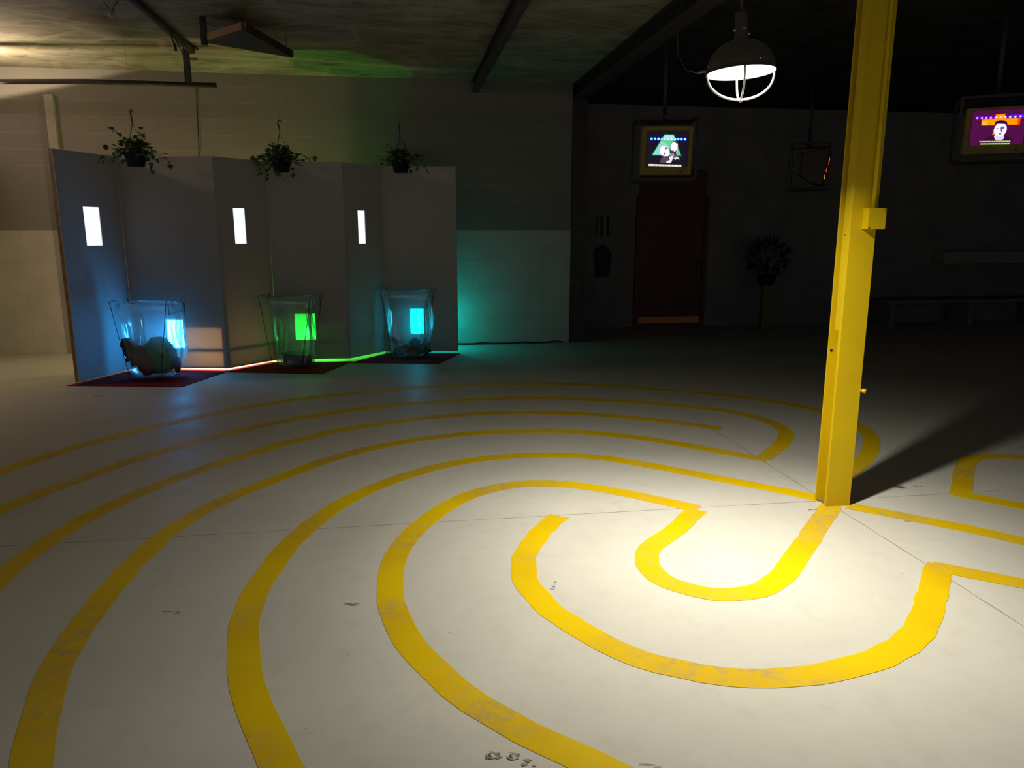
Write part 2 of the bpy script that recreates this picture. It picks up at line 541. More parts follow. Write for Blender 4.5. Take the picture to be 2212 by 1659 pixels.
STROKES=[[(-2.34,1.26),(-2.43,1.35),(-2.51,1.44),(-2.59,1.52),(-2.67,1.61),(-2.75,1.71),(-2.82,1.80),(-2.89,1.90),(-2.96,2.00),(-3.02,2.10),(-3.09,2.20),(-3.15,2.31),(-3.20,2.41),(-3.25,2.52),(-3.30,2.64),(-3.34,2.75),(-3.39,2.86),(-3.42,2.97),(-3.46,3.09),(-3.48,3.21),(-3.51,3.32),(-3.54,3.44),(-3.56,3.56),(-3.57,3.68),(-3.58,3.80),(-3.59,3.92),(-3.59,4.04),(-3.60,4.16),(-3.59,4.28),(-3.58,4.40),(-3.57,4.52),(-3.56,4.64),(-3.54,4.76),(-3.52,4.88),(-3.49,5.00),(-3.46,5.11),(-3.43,5.23),(-3.39,5.34),(-3.35,5.45),(-3.31,5.57),(-3.26,5.68),(-3.21,5.79),(-3.15,5.89),(-3.09,6.00),(-3.03,6.10),(-2.96,6.20),(-2.90,6.30),(-2.83,6.40),(-2.76,6.50),(-2.68,6.59),(-2.61,6.69),(-2.53,6.78),(-2.45,6.87),(-2.36,6.95),(-2.27,7.03),(-2.18,7.11),(-2.09,7.18),(-1.98,7.24),(-1.88,7.30),(-1.77,7.36),(-1.66,7.41),(-1.56,7.47),(-1.45,7.52),(-1.34,7.58),(-1.23,7.63),(-1.12,7.68),(-1.01,7.73),(-0.90,7.77),(-0.79,7.80),(-0.67,7.83),(-0.55,7.86),(-0.43,7.89),(-0.32,7.91),(-0.20,7.92),(-0.08,7.93),(0.04,7.93),(0.16,7.94),(0.28,7.94),(0.40,7.94),(0.52,7.93),(0.64,7.92),(0.76,7.90),(0.88,7.88),(1.00,7.85),(1.11,7.81),(1.22,7.77),(1.33,7.72),(1.44,7.67),(1.55,7.62),(1.66,7.57),(1.77,7.52),(1.88,7.47),(1.99,7.41),(2.09,7.35),(2.20,7.29),(2.30,7.23),(2.40,7.17),(2.50,7.10),(2.59,7.01),(2.66,6.93),(2.74,6.83),(2.80,6.73),(2.85,6.62),(2.89,6.51),(2.92,6.40),(2.94,6.28),(2.94,6.16),(2.94,6.04),(2.91,5.92),(2.88,5.81),(2.84,5.70),(2.79,5.59),(2.73,5.48),(2.67,5.38),(2.61,5.28),(2.54,5.18),(2.46,5.08),(2.39,4.99),(2.31,4.90),(2.23,4.80),(2.16,4.71),(2.08,4.62)],
  [(-1.63,1.19),(-1.72,1.27),(-1.81,1.35),(-1.90,1.42),(-1.99,1.50),(-2.08,1.58),(-2.16,1.67),(-2.24,1.76),(-2.32,1.85),(-2.39,1.95),(-2.46,2.05),(-2.53,2.15),(-2.59,2.25),(-2.65,2.35),(-2.70,2.46),(-2.75,2.57),(-2.80,2.68),(-2.84,2.79),(-2.88,2.90),(-2.92,3.02),(-2.95,3.13),(-2.97,3.25),(-3.00,3.37),(-3.02,3.49),(-3.03,3.60),(-3.04,3.72),(-3.04,3.84),(-3.04,3.96),(-3.04,4.08),(-3.03,4.20),(-3.01,4.32),(-2.98,4.43),(-2.95,4.55),(-2.91,4.66),(-2.87,4.78),(-2.84,4.89),(-2.80,5.00),(-2.76,5.12),(-2.71,5.23),(-2.66,5.34),(-2.61,5.44),(-2.55,5.55),(-2.49,5.65),(-2.43,5.75),(-2.36,5.85),(-2.28,5.95),(-2.21,6.04),(-2.14,6.14),(-2.06,6.23),(-1.98,6.32),(-1.90,6.40),(-1.81,6.48),(-1.71,6.55),(-1.62,6.62),(-1.52,6.69),(-1.42,6.76),(-1.31,6.82),(-1.20,6.87),(-1.10,6.92),(-0.99,6.97),(-0.88,7.01),(-0.76,7.05),(-0.65,7.09),(-0.53,7.12),(-0.42,7.15),(-0.30,7.18),(-0.18,7.20),(-0.06,7.21),(0.05,7.22),(0.17,7.22),(0.29,7.23),(0.41,7.22),(0.53,7.20),(0.65,7.18),(0.77,7.15),(0.88,7.12),(1.00,7.09),(1.11,7.06),(1.23,7.02),(1.34,6.99),(1.45,6.95),(1.57,6.90),(1.68,6.85),(1.78,6.80),(1.88,6.74),(1.98,6.67),(2.06,6.59),(2.13,6.49),(2.19,6.39),(2.23,6.28),(2.26,6.17),(2.26,6.05),(2.25,5.94),(2.21,5.83),(2.16,5.72),(2.10,5.62),(2.04,5.51),(1.97,5.42),(1.90,5.32),(1.83,5.22)],
  [(-0.64,1.14),(-0.74,1.19),(-0.85,1.24),(-0.96,1.30),(-1.06,1.35),(-1.17,1.42),(-1.27,1.48),(-1.36,1.55),(-1.46,1.63),(-1.55,1.71),(-1.63,1.79),(-1.72,1.87),(-1.80,1.96),(-1.87,2.06),(-1.95,2.15),(-2.01,2.25),(-2.08,2.35),(-2.14,2.46),(-2.19,2.56),(-2.24,2.67),(-2.29,2.78),(-2.33,2.89),(-2.37,3.01),(-2.40,3.12),(-2.42,3.24),(-2.45,3.36),(-2.46,3.48),(-2.47,3.60),(-2.47,3.72),(-2.47,3.83),(-2.46,3.95),(-2.45,4.07),(-2.43,4.19),(-2.40,4.31),(-2.37,4.42),(-2.33,4.54),(-2.29,4.65),(-2.25,4.76),(-2.20,4.87),(-2.14,4.98),(-2.09,5.08),(-2.03,5.19),(-1.97,5.29),(-1.91,5.39),(-1.84,5.50),(-1.78,5.60),(-1.70,5.69),(-1.63,5.78),(-1.55,5.87),(-1.47,5.96),(-1.38,6.04),(-1.28,6.11),(-1.18,6.18),(-1.08,6.24),(-0.98,6.30),(-0.88,6.36),(-0.77,6.42),(-0.66,6.46),(-0.55,6.50),(-0.43,6.54),(-0.32,6.57),(-0.20,6.59),(-0.08,6.61),(0.04,6.61),(0.16,6.61),(0.28,6.61),(0.40,6.60),(0.51,6.59),(0.63,6.57),(0.75,6.54),(0.86,6.51),(0.98,6.47),(1.09,6.42),(1.20,6.37),(1.30,6.32),(1.41,6.26),(1.51,6.20),(1.61,6.13),(1.72,6.07)],
  [(-1.22,1.48),(-1.28,1.59),(-1.33,1.70),(-1.38,1.81),(-1.43,1.91),(-1.48,2.02),(-1.54,2.13),(-1.59,2.24),(-1.64,2.35),(-1.69,2.46),(-1.73,2.57),(-1.76,2.69),(-1.79,2.81),(-1.81,2.93),(-1.83,3.05),(-1.85,3.16),(-1.86,3.28),(-1.88,3.40),(-1.88,3.52),(-1.89,3.65),(-1.89,3.77),(-1.88,3.89),(-1.86,4.00),(-1.84,4.12),(-1.81,4.24),(-1.77,4.35),(-1.72,4.46),(-1.67,4.57),(-1.61,4.68),(-1.56,4.78),(-1.50,4.89),(-1.44,4.99),(-1.38,5.10),(-1.31,5.20),(-1.24,5.30),(-1.16,5.39),(-1.08,5.47),(-0.99,5.55),(-0.89,5.62),(-0.79,5.69),(-0.69,5.75),(-0.58,5.80),(-0.47,5.85),(-0.36,5.89),(-0.24,5.92),(-0.12,5.94),(-0.01,5.96),(0.11,5.97),(0.23,5.98),(0.35,5.97),(0.47,5.95),(0.59,5.93),(0.71,5.90),(0.82,5.86),(0.93,5.81),(1.04,5.76),(1.14,5.70),(1.24,5.63),(1.34,5.56),(1.43,5.49),(1.53,5.42),(1.63,5.34),(1.72,5.27),(1.82,5.20)],
  [(-0.36,1.53),(-0.43,1.63),(-0.50,1.73),(-0.57,1.82),(-0.64,1.92),(-0.71,2.02),(-0.77,2.12),(-0.84,2.23),(-0.90,2.33),(-0.96,2.44),(-1.01,2.55),(-1.05,2.66),(-1.09,2.77),(-1.13,2.89),(-1.15,3.01),(-1.17,3.13),(-1.18,3.25),(-1.18,3.37),(-1.18,3.49),(-1.18,3.61),(-1.17,3.73),(-1.15,3.85),(-1.13,3.97),(-1.10,4.08),(-1.07,4.20),(-1.03,4.31),(-0.98,4.42),(-0.92,4.53),(-0.86,4.63),(-0.79,4.73),(-0.72,4.82),(-0.63,4.91),(-0.55,5.00),(-0.45,5.07),(-0.35,5.14),(-0.25,5.19),(-0.14,5.24),(-0.02,5.27),(0.09,5.29),(0.21,5.30),(0.33,5.30),(0.45,5.29),(0.57,5.26),(0.68,5.22),(0.79,5.16),(0.89,5.10),(0.99,5.04),(1.09,4.97),(1.19,4.90),(1.29,4.83),(1.39,4.76),(1.49,4.69),(1.59,4.62),(1.69,4.55),(1.78,4.48),(1.88,4.40)],
  [(0.64,1.75),(0.54,1.82),(0.44,1.90),(0.34,1.97),(0.25,2.04),(0.15,2.11),(0.05,2.18),(-0.04,2.26),(-0.13,2.34),(-0.21,2.43),(-0.28,2.53),(-0.35,2.63),(-0.41,2.73),(-0.46,2.84),(-0.50,2.95),(-0.54,3.07),(-0.56,3.19),(-0.58,3.31),(-0.59,3.43),(-0.59,3.55),(-0.58,3.67),(-0.56,3.78),(-0.53,3.90),(-0.49,4.02),(-0.45,4.13),(-0.40,4.24),(-0.34,4.34),(-0.27,4.44),(-0.19,4.52),(-0.09,4.59),(0.01,4.64),(0.12,4.67),(0.24,4.67),(0.36,4.65),(0.47,4.61),(0.58,4.56),(0.68,4.50),(0.78,4.44),(0.88,4.37),(0.98,4.30),(1.08,4.23)],
  [(1.08,4.17),(1.04,4.11),(1.00,4.05),(0.97,3.99),(0.93,3.93),(0.89,3.87),(0.85,3.82),(0.80,3.76),(0.76,3.71),(0.72,3.65),(0.69,3.58),(0.68,3.52),(0.67,3.45),(0.68,3.38),(0.70,3.31),(0.74,3.25),(0.79,3.21),(0.85,3.17),(0.92,3.14),(0.99,3.14),(1.05,3.15),(1.12,3.17),(1.18,3.21),(1.23,3.26),(1.28,3.31),(1.32,3.36),(1.36,3.42),(1.40,3.48),(1.44,3.54),(1.48,3.60),(1.52,3.66),(1.56,3.72),(1.60,3.77),(1.63,3.83),(1.67,3.89),(1.71,3.95),(1.75,4.01),(1.79,4.07),(1.83,4.12),(1.91,4.25)],
  [(0.26,4.07),(0.22,4.00),(0.19,3.92),(0.15,3.85),(0.13,3.77),(0.10,3.70),(0.08,3.62),(0.06,3.54),(0.06,3.46),(0.06,3.37),(0.06,3.29),(0.08,3.21),(0.11,3.14),(0.14,3.06),(0.17,2.99),(0.22,2.92),(0.27,2.85),(0.32,2.79),(0.37,2.73),(0.43,2.67),(0.49,2.62),(0.56,2.58),(0.64,2.55),(0.71,2.52),(0.79,2.50),(0.87,2.49),(0.95,2.49),(1.04,2.50),(1.12,2.51),(1.19,2.53),(1.27,2.56),(1.35,2.59),(1.42,2.62),(1.49,2.67),(1.56,2.71),(1.62,2.77),(1.68,2.82),(1.73,2.89),(1.78,2.95),(1.83,3.02),(1.87,3.09),(1.92,3.15),(1.96,3.22),(2.01,3.29),(2.05,3.36),(2.10,3.42)],
  [(2.04,4.25),(2.30,4.07),(2.55,3.89),(2.78,3.69),(3.02,3.49),(3.26,3.29),(3.49,3.09)],
  [(4.31,5.09),(4.24,5.11),(4.17,5.12),(4.10,5.14),(4.03,5.16),(3.96,5.18),(3.89,5.19),(3.82,5.21),(3.75,5.23),(3.68,5.25),(3.61,5.26),(3.54,5.27),(3.47,5.27),(3.40,5.25),(3.34,5.22),(3.29,5.17),(3.24,5.12),(3.20,5.06),(3.16,5.00),(3.12,4.94),(3.08,4.88),(3.04,4.82),(3.00,4.76),(2.97,4.70),(2.93,4.64),(2.89,4.58),(2.85,4.52),(2.81,4.46)],
  [(2.81,4.46),(3.07,4.25),(3.33,4.04),(3.59,3.83),(3.85,3.62)],
  [(2.10,3.42),(2.39,3.25),(2.68,3.08),(2.97,2.91),(3.26,2.74)]]

GREEN_P, CYAN_P = 1.3, 11
PEND_A, PEND_B = 47, 13


# ================================================================== the room
bm = B()
box(bm, -9.2, 13.2, -4.2, 12.6, -0.2, 0.0)
floor = struct('floor', bm, M['floor'], 'worn pale grey painted concrete floor with yellow labyrinth lines', rotz=ALPHA)

HW = 0.061


def stroke(pts, z):
    bm = B()
    c, s = math.cos(-ALPHA), math.sin(-ALPHA)
    P = [Vector((x * c - y * s, x * s + y * c)) for x, y in pts]
    n = len(P)
    rows = []
    for i, p in enumerate(P):
        d = (P[min(i + 1, n - 1)] - P[max(i - 1, 0)]).normalized()
        e = Vector((-d.y, d.x)) * HW
        if i == 0:
            p = p - d * 0.03
        if i == n - 1:
            p = p + d * 0.03
        rows.append([bm.verts.new((q.x, q.y, h)) for q in (p + e, p - e) for h in (z, 0.0)])
    for a, b in zip(rows, rows[1:]):
        bm.faces.new([a[0], a[2], b[2], b[0]])
        bm.faces.new([a[1], a[0], b[0], b[1]])
        bm.faces.new([a[2], a[3], b[3], b[2]])
    bm.faces.new([rows[0][0], rows[0][1], rows[0][3], rows[0][2]])
    bm.faces.new([rows[-1][2], rows[-1][3], rows[-1][1], rows[-1][0]])
    o = obj('painted_stripe', bm, M['stripe'], floor)
    o['label'] = 'yellow painted labyrinth line'
    return o


for i, s_ in enumerate(STROKES):
    stroke(s_, 0.0012 + 0.0001 * i)

# scuffs and chips on the floor paint
rnd = random.Random(4)


def scuff(x, y, r, n=5, elong=(1.0, 0.4), ang=0.0):
    bm = B()
    c, s = math.cos(-ALPHA), math.sin(-ALPHA)
    for k in range(n):
        px = x + rnd.gauss(0, r * 0.55) * elong[0]
        py = y + rnd.gauss(0, r * 0.55) * elong[1]
        poly = []
        m_ = 9
        rr = r * rnd.uniform(0.12, 0.4)
        for j in range(m_):
            a = 2 * PI * j / m_
            q = rr * rnd.uniform(0.45, 1.1)
            ex, ey = q * math.cos(a) * 1.7 * elong[0], q * math.sin(a) * 0.8 * elong[1]
            X = px + ex * math.cos(ang) - ey * math.sin(ang)
            Y = py + ex * math.sin(ang) + ey * math.cos(ang)
            poly.append((X * c - Y * s, X * s + Y * c))
        prism(bm, poly, 0.0, 0.0009 + 0.00008 * k)
    o = obj('scuff_mark', bm, M['smear'], floor)
    o['label'] = 'dark scuff mark'


for a in [(-0.73, 3.05, 0.045, 5, (1.2, 0.5), 0.1), (-1.46, 2.97, 0.04, 4, (1.0, 0.6), 0.2), (0.20, 3.22, 0.04, 5, (0.8, 1.0), 0.0),
          (2.24, 4.02, 0.03, 2, (1.3, 0.5), -0.2), (1.83, 4.17, 0.06, 5, (1.2, 1.0), 0.4), (1.42, 2.63, 0.02, 2, (1, 1), 0),
          (2.62, 4.62, 0.035, 3, (1.4, 0.4), 0.3), (0.43, 2.02, 0.04, 3, (1.2, 0.5), 0), (-4.1, 7.3, 0.08, 3, (1.4, 0.3), 0)]:
    scuff(*a)

bm = B()
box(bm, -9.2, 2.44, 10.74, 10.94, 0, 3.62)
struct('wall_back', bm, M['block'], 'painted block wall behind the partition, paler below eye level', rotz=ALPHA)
bm = B()
box(bm, 2.24, 2.44, 10.945, 12.4, 0, 3.62)
struct('wall_return', bm, M['dark_wall'], rotz=ALPHA)
bm = B()
box(bm, 2.24, 13.2, 12.4, 12.6, 0, 3.62)
struct('wall_far', bm, M['dark_wall'], 'dim far wall around the dark red door', rotz=ALPHA)
bm = B()
box(bm, 13.0, 13.2, -4.2, 12.39, 0, 3.62)
struct('wall_right', bm, M['dark_wall'], rotz=ALPHA)
bm = B()
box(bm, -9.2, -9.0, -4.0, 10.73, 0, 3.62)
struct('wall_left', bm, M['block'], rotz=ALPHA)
# short unseen wall added out of the frame at the left to cast a shadow
bm = B()
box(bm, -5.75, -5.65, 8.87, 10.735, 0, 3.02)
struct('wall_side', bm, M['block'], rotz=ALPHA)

bm = B()
box(bm, -9.2, 2.55, -4.2, 12.6, 3.62, 3.8, mi=0)
box(bm, 2.55, 13.2, -4.2, 12.6, 3.62, 3.8, mi=1)
struct('ceiling', bm, [M['ceiling'], M['black_ceiling']], 'stained plaster ceiling, black at the right', rotz=ALPHA)

# steel beams under the ceiling, both running away from the camera
bm = B()
box(bm, 1.03, 1.12, 1.0, 10.738, 3.46, 3.48)
box(bm, 1.065, 1.085, 1.0, 10.738, 3.48, 3.60)
box(bm, 1.03, 1.12, 1.0, 10.738, 3.60, 3.62)
b1 = struct('trim_1', bm, M['iron'], rotz=ALPHA)
tag(b1, 'dark steel beam under the plaster ceiling right of the green glow', 'beam')
bm = B()
box(bm, 2.45, 2.62, -3.9, 12.39, 3.42, 3.445)
box(bm, 2.525, 2.545, -3.9, 12.39, 3.445, 3.595)
box(bm, 2.45, 2.62, -3.9, 12.39, 3.595, 3.62)
b2 = struct('trim_2', bm, M['iron'], rotz=ALPHA)
tag(b2, 'dark steel beam dividing the plaster ceiling from the black ceiling', 'beam')
# dark post at the end of the back wall
bm = B()
box(bm, 2.45, 2.66, 10.72, 10.93, 0, 3.42)
b3 = struct('trim_3', bm, M['iron'], rotz=ALPHA)
tag(b3, 'dark square post at the right end of the block wall', 'post')
# pale square duct up the wall beside the first booth
bm = B()
box(bm, -4.37, -4.262, 10.68, 10.74, 0.0, 3.30, 0.004)
b4 = struct('trim_4', bm, M['conduit'], rotz=ALPHA)
tag(b4, 'pale square duct running up the wall left of the partition', 'duct')

# door in the far wall
bm = B()
box(bm, 3.93, 4.0, 12.34, 12.40, 0.0, 2.2)
box(bm, 5.12, 5.19, 12.34, 12.40, 0.0, 2.2)
box(bm, 4.0, 5.12, 12.34, 12.40, 2.12, 2.2)
box(bm, 3.98, 5.14, 12.37, 12.40, 2.2, 2.62)
dr = struct('door_1', bm, M['red_door'], 'dark red door in the far wall under the left television', rotz=ALPHA)
bm = B()
box(bm, 4.005, 5.115, 12.36, 12.39, 0.01, 2.11, 0.003)
obj('door_leaf', bm, M['red_door'], dr)
bm = B()
box(bm, 4.01, 5.11, 12.345, 12.359, 0.06, 0.17, 0.003)  # raised strip in a brighter orange than the door leaf
o = obj('door_strip', bm, M['kick'], dr)
o['label'] = 'bright orange strip low on the door'
bm = B()
box(bm, 5.02, 5.06, 12.335, 12.359, 0.98, 1.14, 0.004)
tube(bm, [(5.04, 12.34, 1.06), (5.04, 12.30, 1.06), (4.95, 12.30, 1.06)], 0.011)
obj('door_handle', bm, M['iron'], dr)

# things on the far wall left of the door
t = thing('wall_cabinet', 'narrow dark cabinet with two upright bars on the wall left of the red door', 'cabinet', uv(3.38, 12.4, 1.52), (0, 0, ALPHA))
bm = B()
box(bm, -0.13, 0.13, -0.05, 0, 0.0, 0.34, 0.005)
obj('back_board', bm, M['dark_wall'], t)
for s in (-1, 1):
    bm = B()
    tube(bm, [(s * 0.055, -0.075, 0.02), (s * 0.055, -0.075, 0.32)], 0.016)
    obj('bar', bm, M['cage'], t)
t = thing('hanging_cloth', 'dark hanging shape on the far wall below the two upright bars', 'cloth', uv(3.36, 12.4, 0.86), (0, 0, ALPHA))
bm = B()
rows = []
for i, (z, hw, dd) in enumerate([(0.0, 0.10, 0.05), (0.12, 0.12, 0.09), (0.26, 0.13, 0.08), (0.38, 0.15, 0.09), (0.47, 0.10, 0.07), (0.52, 0.03, 0.04)]):
    rows.append([bm.verts.new((hw * math.cos(a) * (1 + 0.12 * math.sin(3 * a + i)), -0.002 - dd * (0.55 + 0.5 * math.sin(a)), z)) for a in [PI * k / 10 for k in range(11)]])
for a, b in zip(rows, rows[1:]):
    for k in range(10):
        bm.faces.new([a[k], a[k + 1], b[k + 1], b[k]])
obj('cloth', bm, M['cage'], t, smooth=True)
bm = B()
tube(bm, [(0, 0, 0.54), (0, -0.045, 0.54), (0, -0.055, 0.56)], 0.006)
obj('hook', bm, M['iron'], t)

# far right: ledge and low bench along the dark wall
bm = B()
box(bm, 9.45, 12.9, 12.05, 12.39, 1.05, 1.26, 0.01)
tag(obj('wall_ledge', bm, M['conduit'], rotz=ALPHA), 'pale thick ledge along the dark far wall at the right edge', 'ledge')
bm = B()
box(bm, 8.2, 12.9, 11.7, 12.38, 0.40, 0.45, 0.005)
for u_ in (8.3, 9.8, 11.3, 12.6):
    box(bm, u_, u_ + 0.08, 11.75, 12.3, 0.0, 0.40)
tag(obj('low_bench', bm, M['dark_wall'], rotz=ALPHA), 'long low dark bench under the pale ledge at the right', 'bench')

# shrub on a yellow post
t = thing('potted_shrub', 'dark round bushy plant on a thin yellow post against the far wall', 'plant', uv(6.02, 11.8, 0), (0, 0, ALPHA))
bm = B()
box(bm, -0.06, 0.06, -0.06, 0.06, 0.0, 0.74, 0.006)
o = obj('post', bm, M['tv_yellow'], t)
o['label'] = 'yellow square post'
bm = B()
lathe(bm, [(0, 0.74), (0.12, 0.74), (0.16, 0.9), (0.15, 0.9), (0.12, 0.87), (0, 0.87)], 20)
obj('pot', bm, M['pot'], t)
bm = B()
rnd = random.Random(11)
for k in range(420):
    d = Vector((rnd.gauss(0, 1), rnd.gauss(0, 1), rnd.gauss(0, 1))).normalized() * 0.33 * rnd.uniform(0.55, 1.0)
    p = Vector((0, 0, 1.2)) + Vector((d.x, d.y, d.z * 0.9))
    a, b_ = Vector((rnd.gauss(0, 1), rnd.gauss(0, 1), rnd.gauss(0, 1))).normalized(), d.normalized()
    s = a.cross(b_).normalized() * 0.03
    bm.faces.new([bm.verts.new(p - s), bm.verts.new(p + b_ * 0.05 - a * 0.01), bm.verts.new(p + s), bm.verts.new(p + b_ * 0.09)])
tube(bm, [(0, 0, 0.85), (0, 0, 1.2)], 0.02)
obj('foliage', bm, M['shrub'], t)

# cable along the foot of the wall
bm = B()
rnd = random.Random(2)
pts = [(u_, 10.72 + rnd.uniform(-0.004, 0.006), 0.014 + max(0, rnd.uniform(-0.01, 0.012))) for u_ in [0.3 + 0.12 * i for i in range(18)]]
tube(bm, pts, 0.011)
tag(obj('cable', bm, M['cable'], rotz=ALPHA), 'black cable lying along the foot of the teal lit wall', 'cable')
# thin wire dropping down the wall behind the first booth
bm = B()
tube(bm, [(-2.535, 10.73, 3.44), (-2.55, 10.72, 3.1), (-2.56, 10.725, 2.8), (-2.585, 10.73, 2.3), (-2.6, 10.73, 1.8)], 0.006)
tag(obj('hanging_wire', bm, M['cable'], rotz=ALPHA), 'thin dark wire dropping down the wall from the end of the rail', 'wire')

# ------------------------------------------------------------------ rail, hangers and box under the ceiling
t = thing('overhead_track', 'dark iron track hung under the ceiling at the upper left', 'track', (-3.62, 8.88, 3.23))
bm = B()
tube(bm, [(-3.6, -0.24, -0.015), (-2.0, -0.13, 0.0), (-1.1, -0.07, 0.012), (0.30, 0.02, -0.012)], 0.028, 8)
obj('rail', bm, M['iron'], t)
bm = B()
box(bm, -0.032, 0.032, -0.02, 0.02, -0.03, 0.39, 0.003)
obj('hanger', bm, M['iron'], t)
bm = B()
tube(bm, [(0.08, -0.03, 0.34), (0.30, -1.5, 0.34), (0.52, -3.0, 0.34)], 0.038, 6)
obj('ceiling_bar', bm, M['iron'], t)
bm = B()
box(bm, -0.01, 0.14, -0.06, 0.02, 0.355, 0.375)
obj('bracket', bm, M['wood'], t)
bm = B()
box(bm, 0.033, 0.12, -0.015, 0.015, 0.25, 0.27)
obj('wood_block', bm, M['wood'], t)
# batten with the box
t = thing('hanging_wood_box', 'shallow triangular wooden box hung below the ceiling beside the track', 'box', (0, 0, 0))
pl, pn, pr = Vector((-2.977, 7.742)), Vector((-2.427, 7.283)), Vector((-2.306, 8.394))
bm = B()
prism(bm, [tuple(pl), tuple(pn), tuple(pr)], 3.40, 3.412)
obj('bottom_panel', bm, M['dark_wood'], t)


def board(a, b, z0, z1, th, m, parent):
    d = (b - a).normalized()
    n = Vector((-d.y, d.x)) * th
    bm = B()
    prism(bm, [tuple(a), tuple(b), tuple(b + n), tuple(a + n)], z0, z1)
    return obj('side_board', bm, m, parent)


o = board(pl, pn, 3.412, 3.475, 0.022, M['wood'], t)  # lit side gets the lighter wood colour
o['label'] = 'side board coloured lighter brown as the lit side'
board(pn, pr, 3.412, 3.475, 0.022, M['dark_wood'], t)  # darker wood colour paints the shade on the other sides
board(pr, pl, 3.412, 3.475, 0.022, M['dark_wood'], t)
for q, r_ in ((pl + Vector((0.02, -0.03)), 0.028), (pn + Vector((0, 0.06)), 0.0025), (pr + Vector((-0.04, -0.06)), 0.0025)):
    bm = B()
    box(bm, q.x - r_, q.x + r_, q.y - r_ * 0.6, q.y + r_ * 0.6, 3.37 if r_ > 0.01 else 3.412, 3.62, 0.0005)
    obj('hanger', bm, M['iron'], t)

t = thing('hanging_socket', 'small pale lamp socket dangling on two wires at the top left', 'socket', (-3.57, 7.2, 3.48))
bm = B()
lathe(bm, [(0, 0), (0.022, 0), (0.024, 0.02), (0.022, 0.07), (0, 0.075)], 14)
obj('holder', bm, mat('pale_blue_porcelain', (0.30, 0.33, 0.40), 0.4), t)
bm = B()
tube(bm, [(0.012, 0, 0.07), (0.03, 0, 0.10), (0.07, 0.0, 0.14)], 0.004)
tube(bm, [(-0.012, 0, 0.07), (-0.03, 0, 0.10), (-0.06, 0.0, 0.14)], 0.004)
obj('wire', bm, M['cable'], t)
t = thing('hanging_plug', 'short cable end with a plug hanging from the overhead track', 'plug', (-3.36, 7.95, 3.53))
bm = B()
tube(bm, [(0, 0, 0.02), (-0.01, 0.0, -0.05), (0.015, 0, -0.10)], 0.008)
obj('cord', bm, M['cable'], t)
bm = B()
tube(bm, [(0.015, 0, -0.10), (0.02, 0, -0.16)], 0.014)
obj('plug_body', bm, M['cable'], t)
bm = B()
tube(bm, [(-3.34, 7.95, 3.50), (-3.47, 8.45, 3.42), (-3.60, 8.86, 3.33)], 0.004)
tag(obj('tie_wire', bm, M['cable']), 'thin slanting wire between the ceiling bar and the hanger of the track', 'wire')

# ------------------------------------------------------------------ yellow steel column
col = thing('steel_column', 'yellow painted steel I-beam column standing in the labyrinth', 'column', (1.945, 4.315, 0), (0, 0, ALPHA))
FW = 0.0765
bm = B()
box(bm, -FW, FW, -0.062, -0.042, 0, 3.62)     # front flange
box(bm, -FW, FW, 0.052, 0.062, 0, 3.62)       # rear flange
box(bm, -0.004, 0.004, -0.042, 0.052, 0, 3.62)
obj('beam', bm, M['yellow'], col)
bm = B()
box(bm, -0.0745, -0.0045, -0.0415, 0.012, 1.055, 3.60, 0.002)
o = obj('cover_channel', bm, M['yellow'], col)
bm = B()
box(bm, -0.0745, -0.066, -0.0415, -0.032, 0.93, 1.054)
obj('bracket_tab', bm, M['yellow'], col)
bm = B()
box(bm, -0.012, 0.096, -0.117, -0.0625, 1.628, 1.742, 0.003)
jb = obj('junction_box', bm, M['yellow'], col)
for sx, sz in ((-0.002, 1.636), (0.086, 1.733)):
    bm = B()
    tube(bm, [(sx, -0.1165, sz), (sx, -0.1195, sz)], 0.004)
    o = obj('screw', bm, M['iron'], jb)
bm = B()
tube(bm, [(0.036, -0.082, 1.743), (0.037, -0.078, 2.2), (0.038, -0.074, 2.8), (0.038, -0.074, 3.6)], 0.0115, 12)
obj('conduit_pipe', bm, M['yellow'], col)
bm = B()
tube(bm, [(-0.075, -0.015, 1.605), (-0.082, -0.015, 1.605)], 0.009, 6)
obj('bolt', bm, M['yellow'], col)
bm = B()
tube(bm, [(0.05, -0.03, 0.71), (0.075, -0.055, 0.71), (0.088, -0.068, 0.708)], [0.006, 0.007, 0.007], 8)
tube(bm, [(0.086, -0.066, 0.7085), (0.100, -0.080, 0.706)], 0.014, 6)
obj('bolt', bm, M['yellow'], col)
bm = B()
tube(bm, [(-0.058, 0.0515, 0.93), (-0.058, 0.0505, 0.93)], 0.009, 10)  # thin black disc paints the shade inside a bolt hole
o = obj('hole_shade_disc', bm, M['black'], col)
o['label'] = 'black disc for the shade inside a bolt hole'
bm = B()
rnd = random.Random(5)
for k in range(12):
    x, y = rnd.uniform(-0.075, 0.0), rnd.uniform(-0.05, 0.06)
    r_ = rnd.uniform(0.006, 0.014)
    prism(bm, [(x + r_ * rnd.uniform(0.5, 1.2) * math.cos(a), y + r_ * rnd.uniform(0.5, 1.2) * math.sin(a)) for a in [2 * PI * j / 7 for j in range(7)]], 0.0, rnd.uniform(0.004, 0.014))
obj('base_debris', bm, noisy('flaked_yellow_grout', (0.45, 0.29, 0.05), (0.12, 0.09, 0.07), 60, 0.8), col)

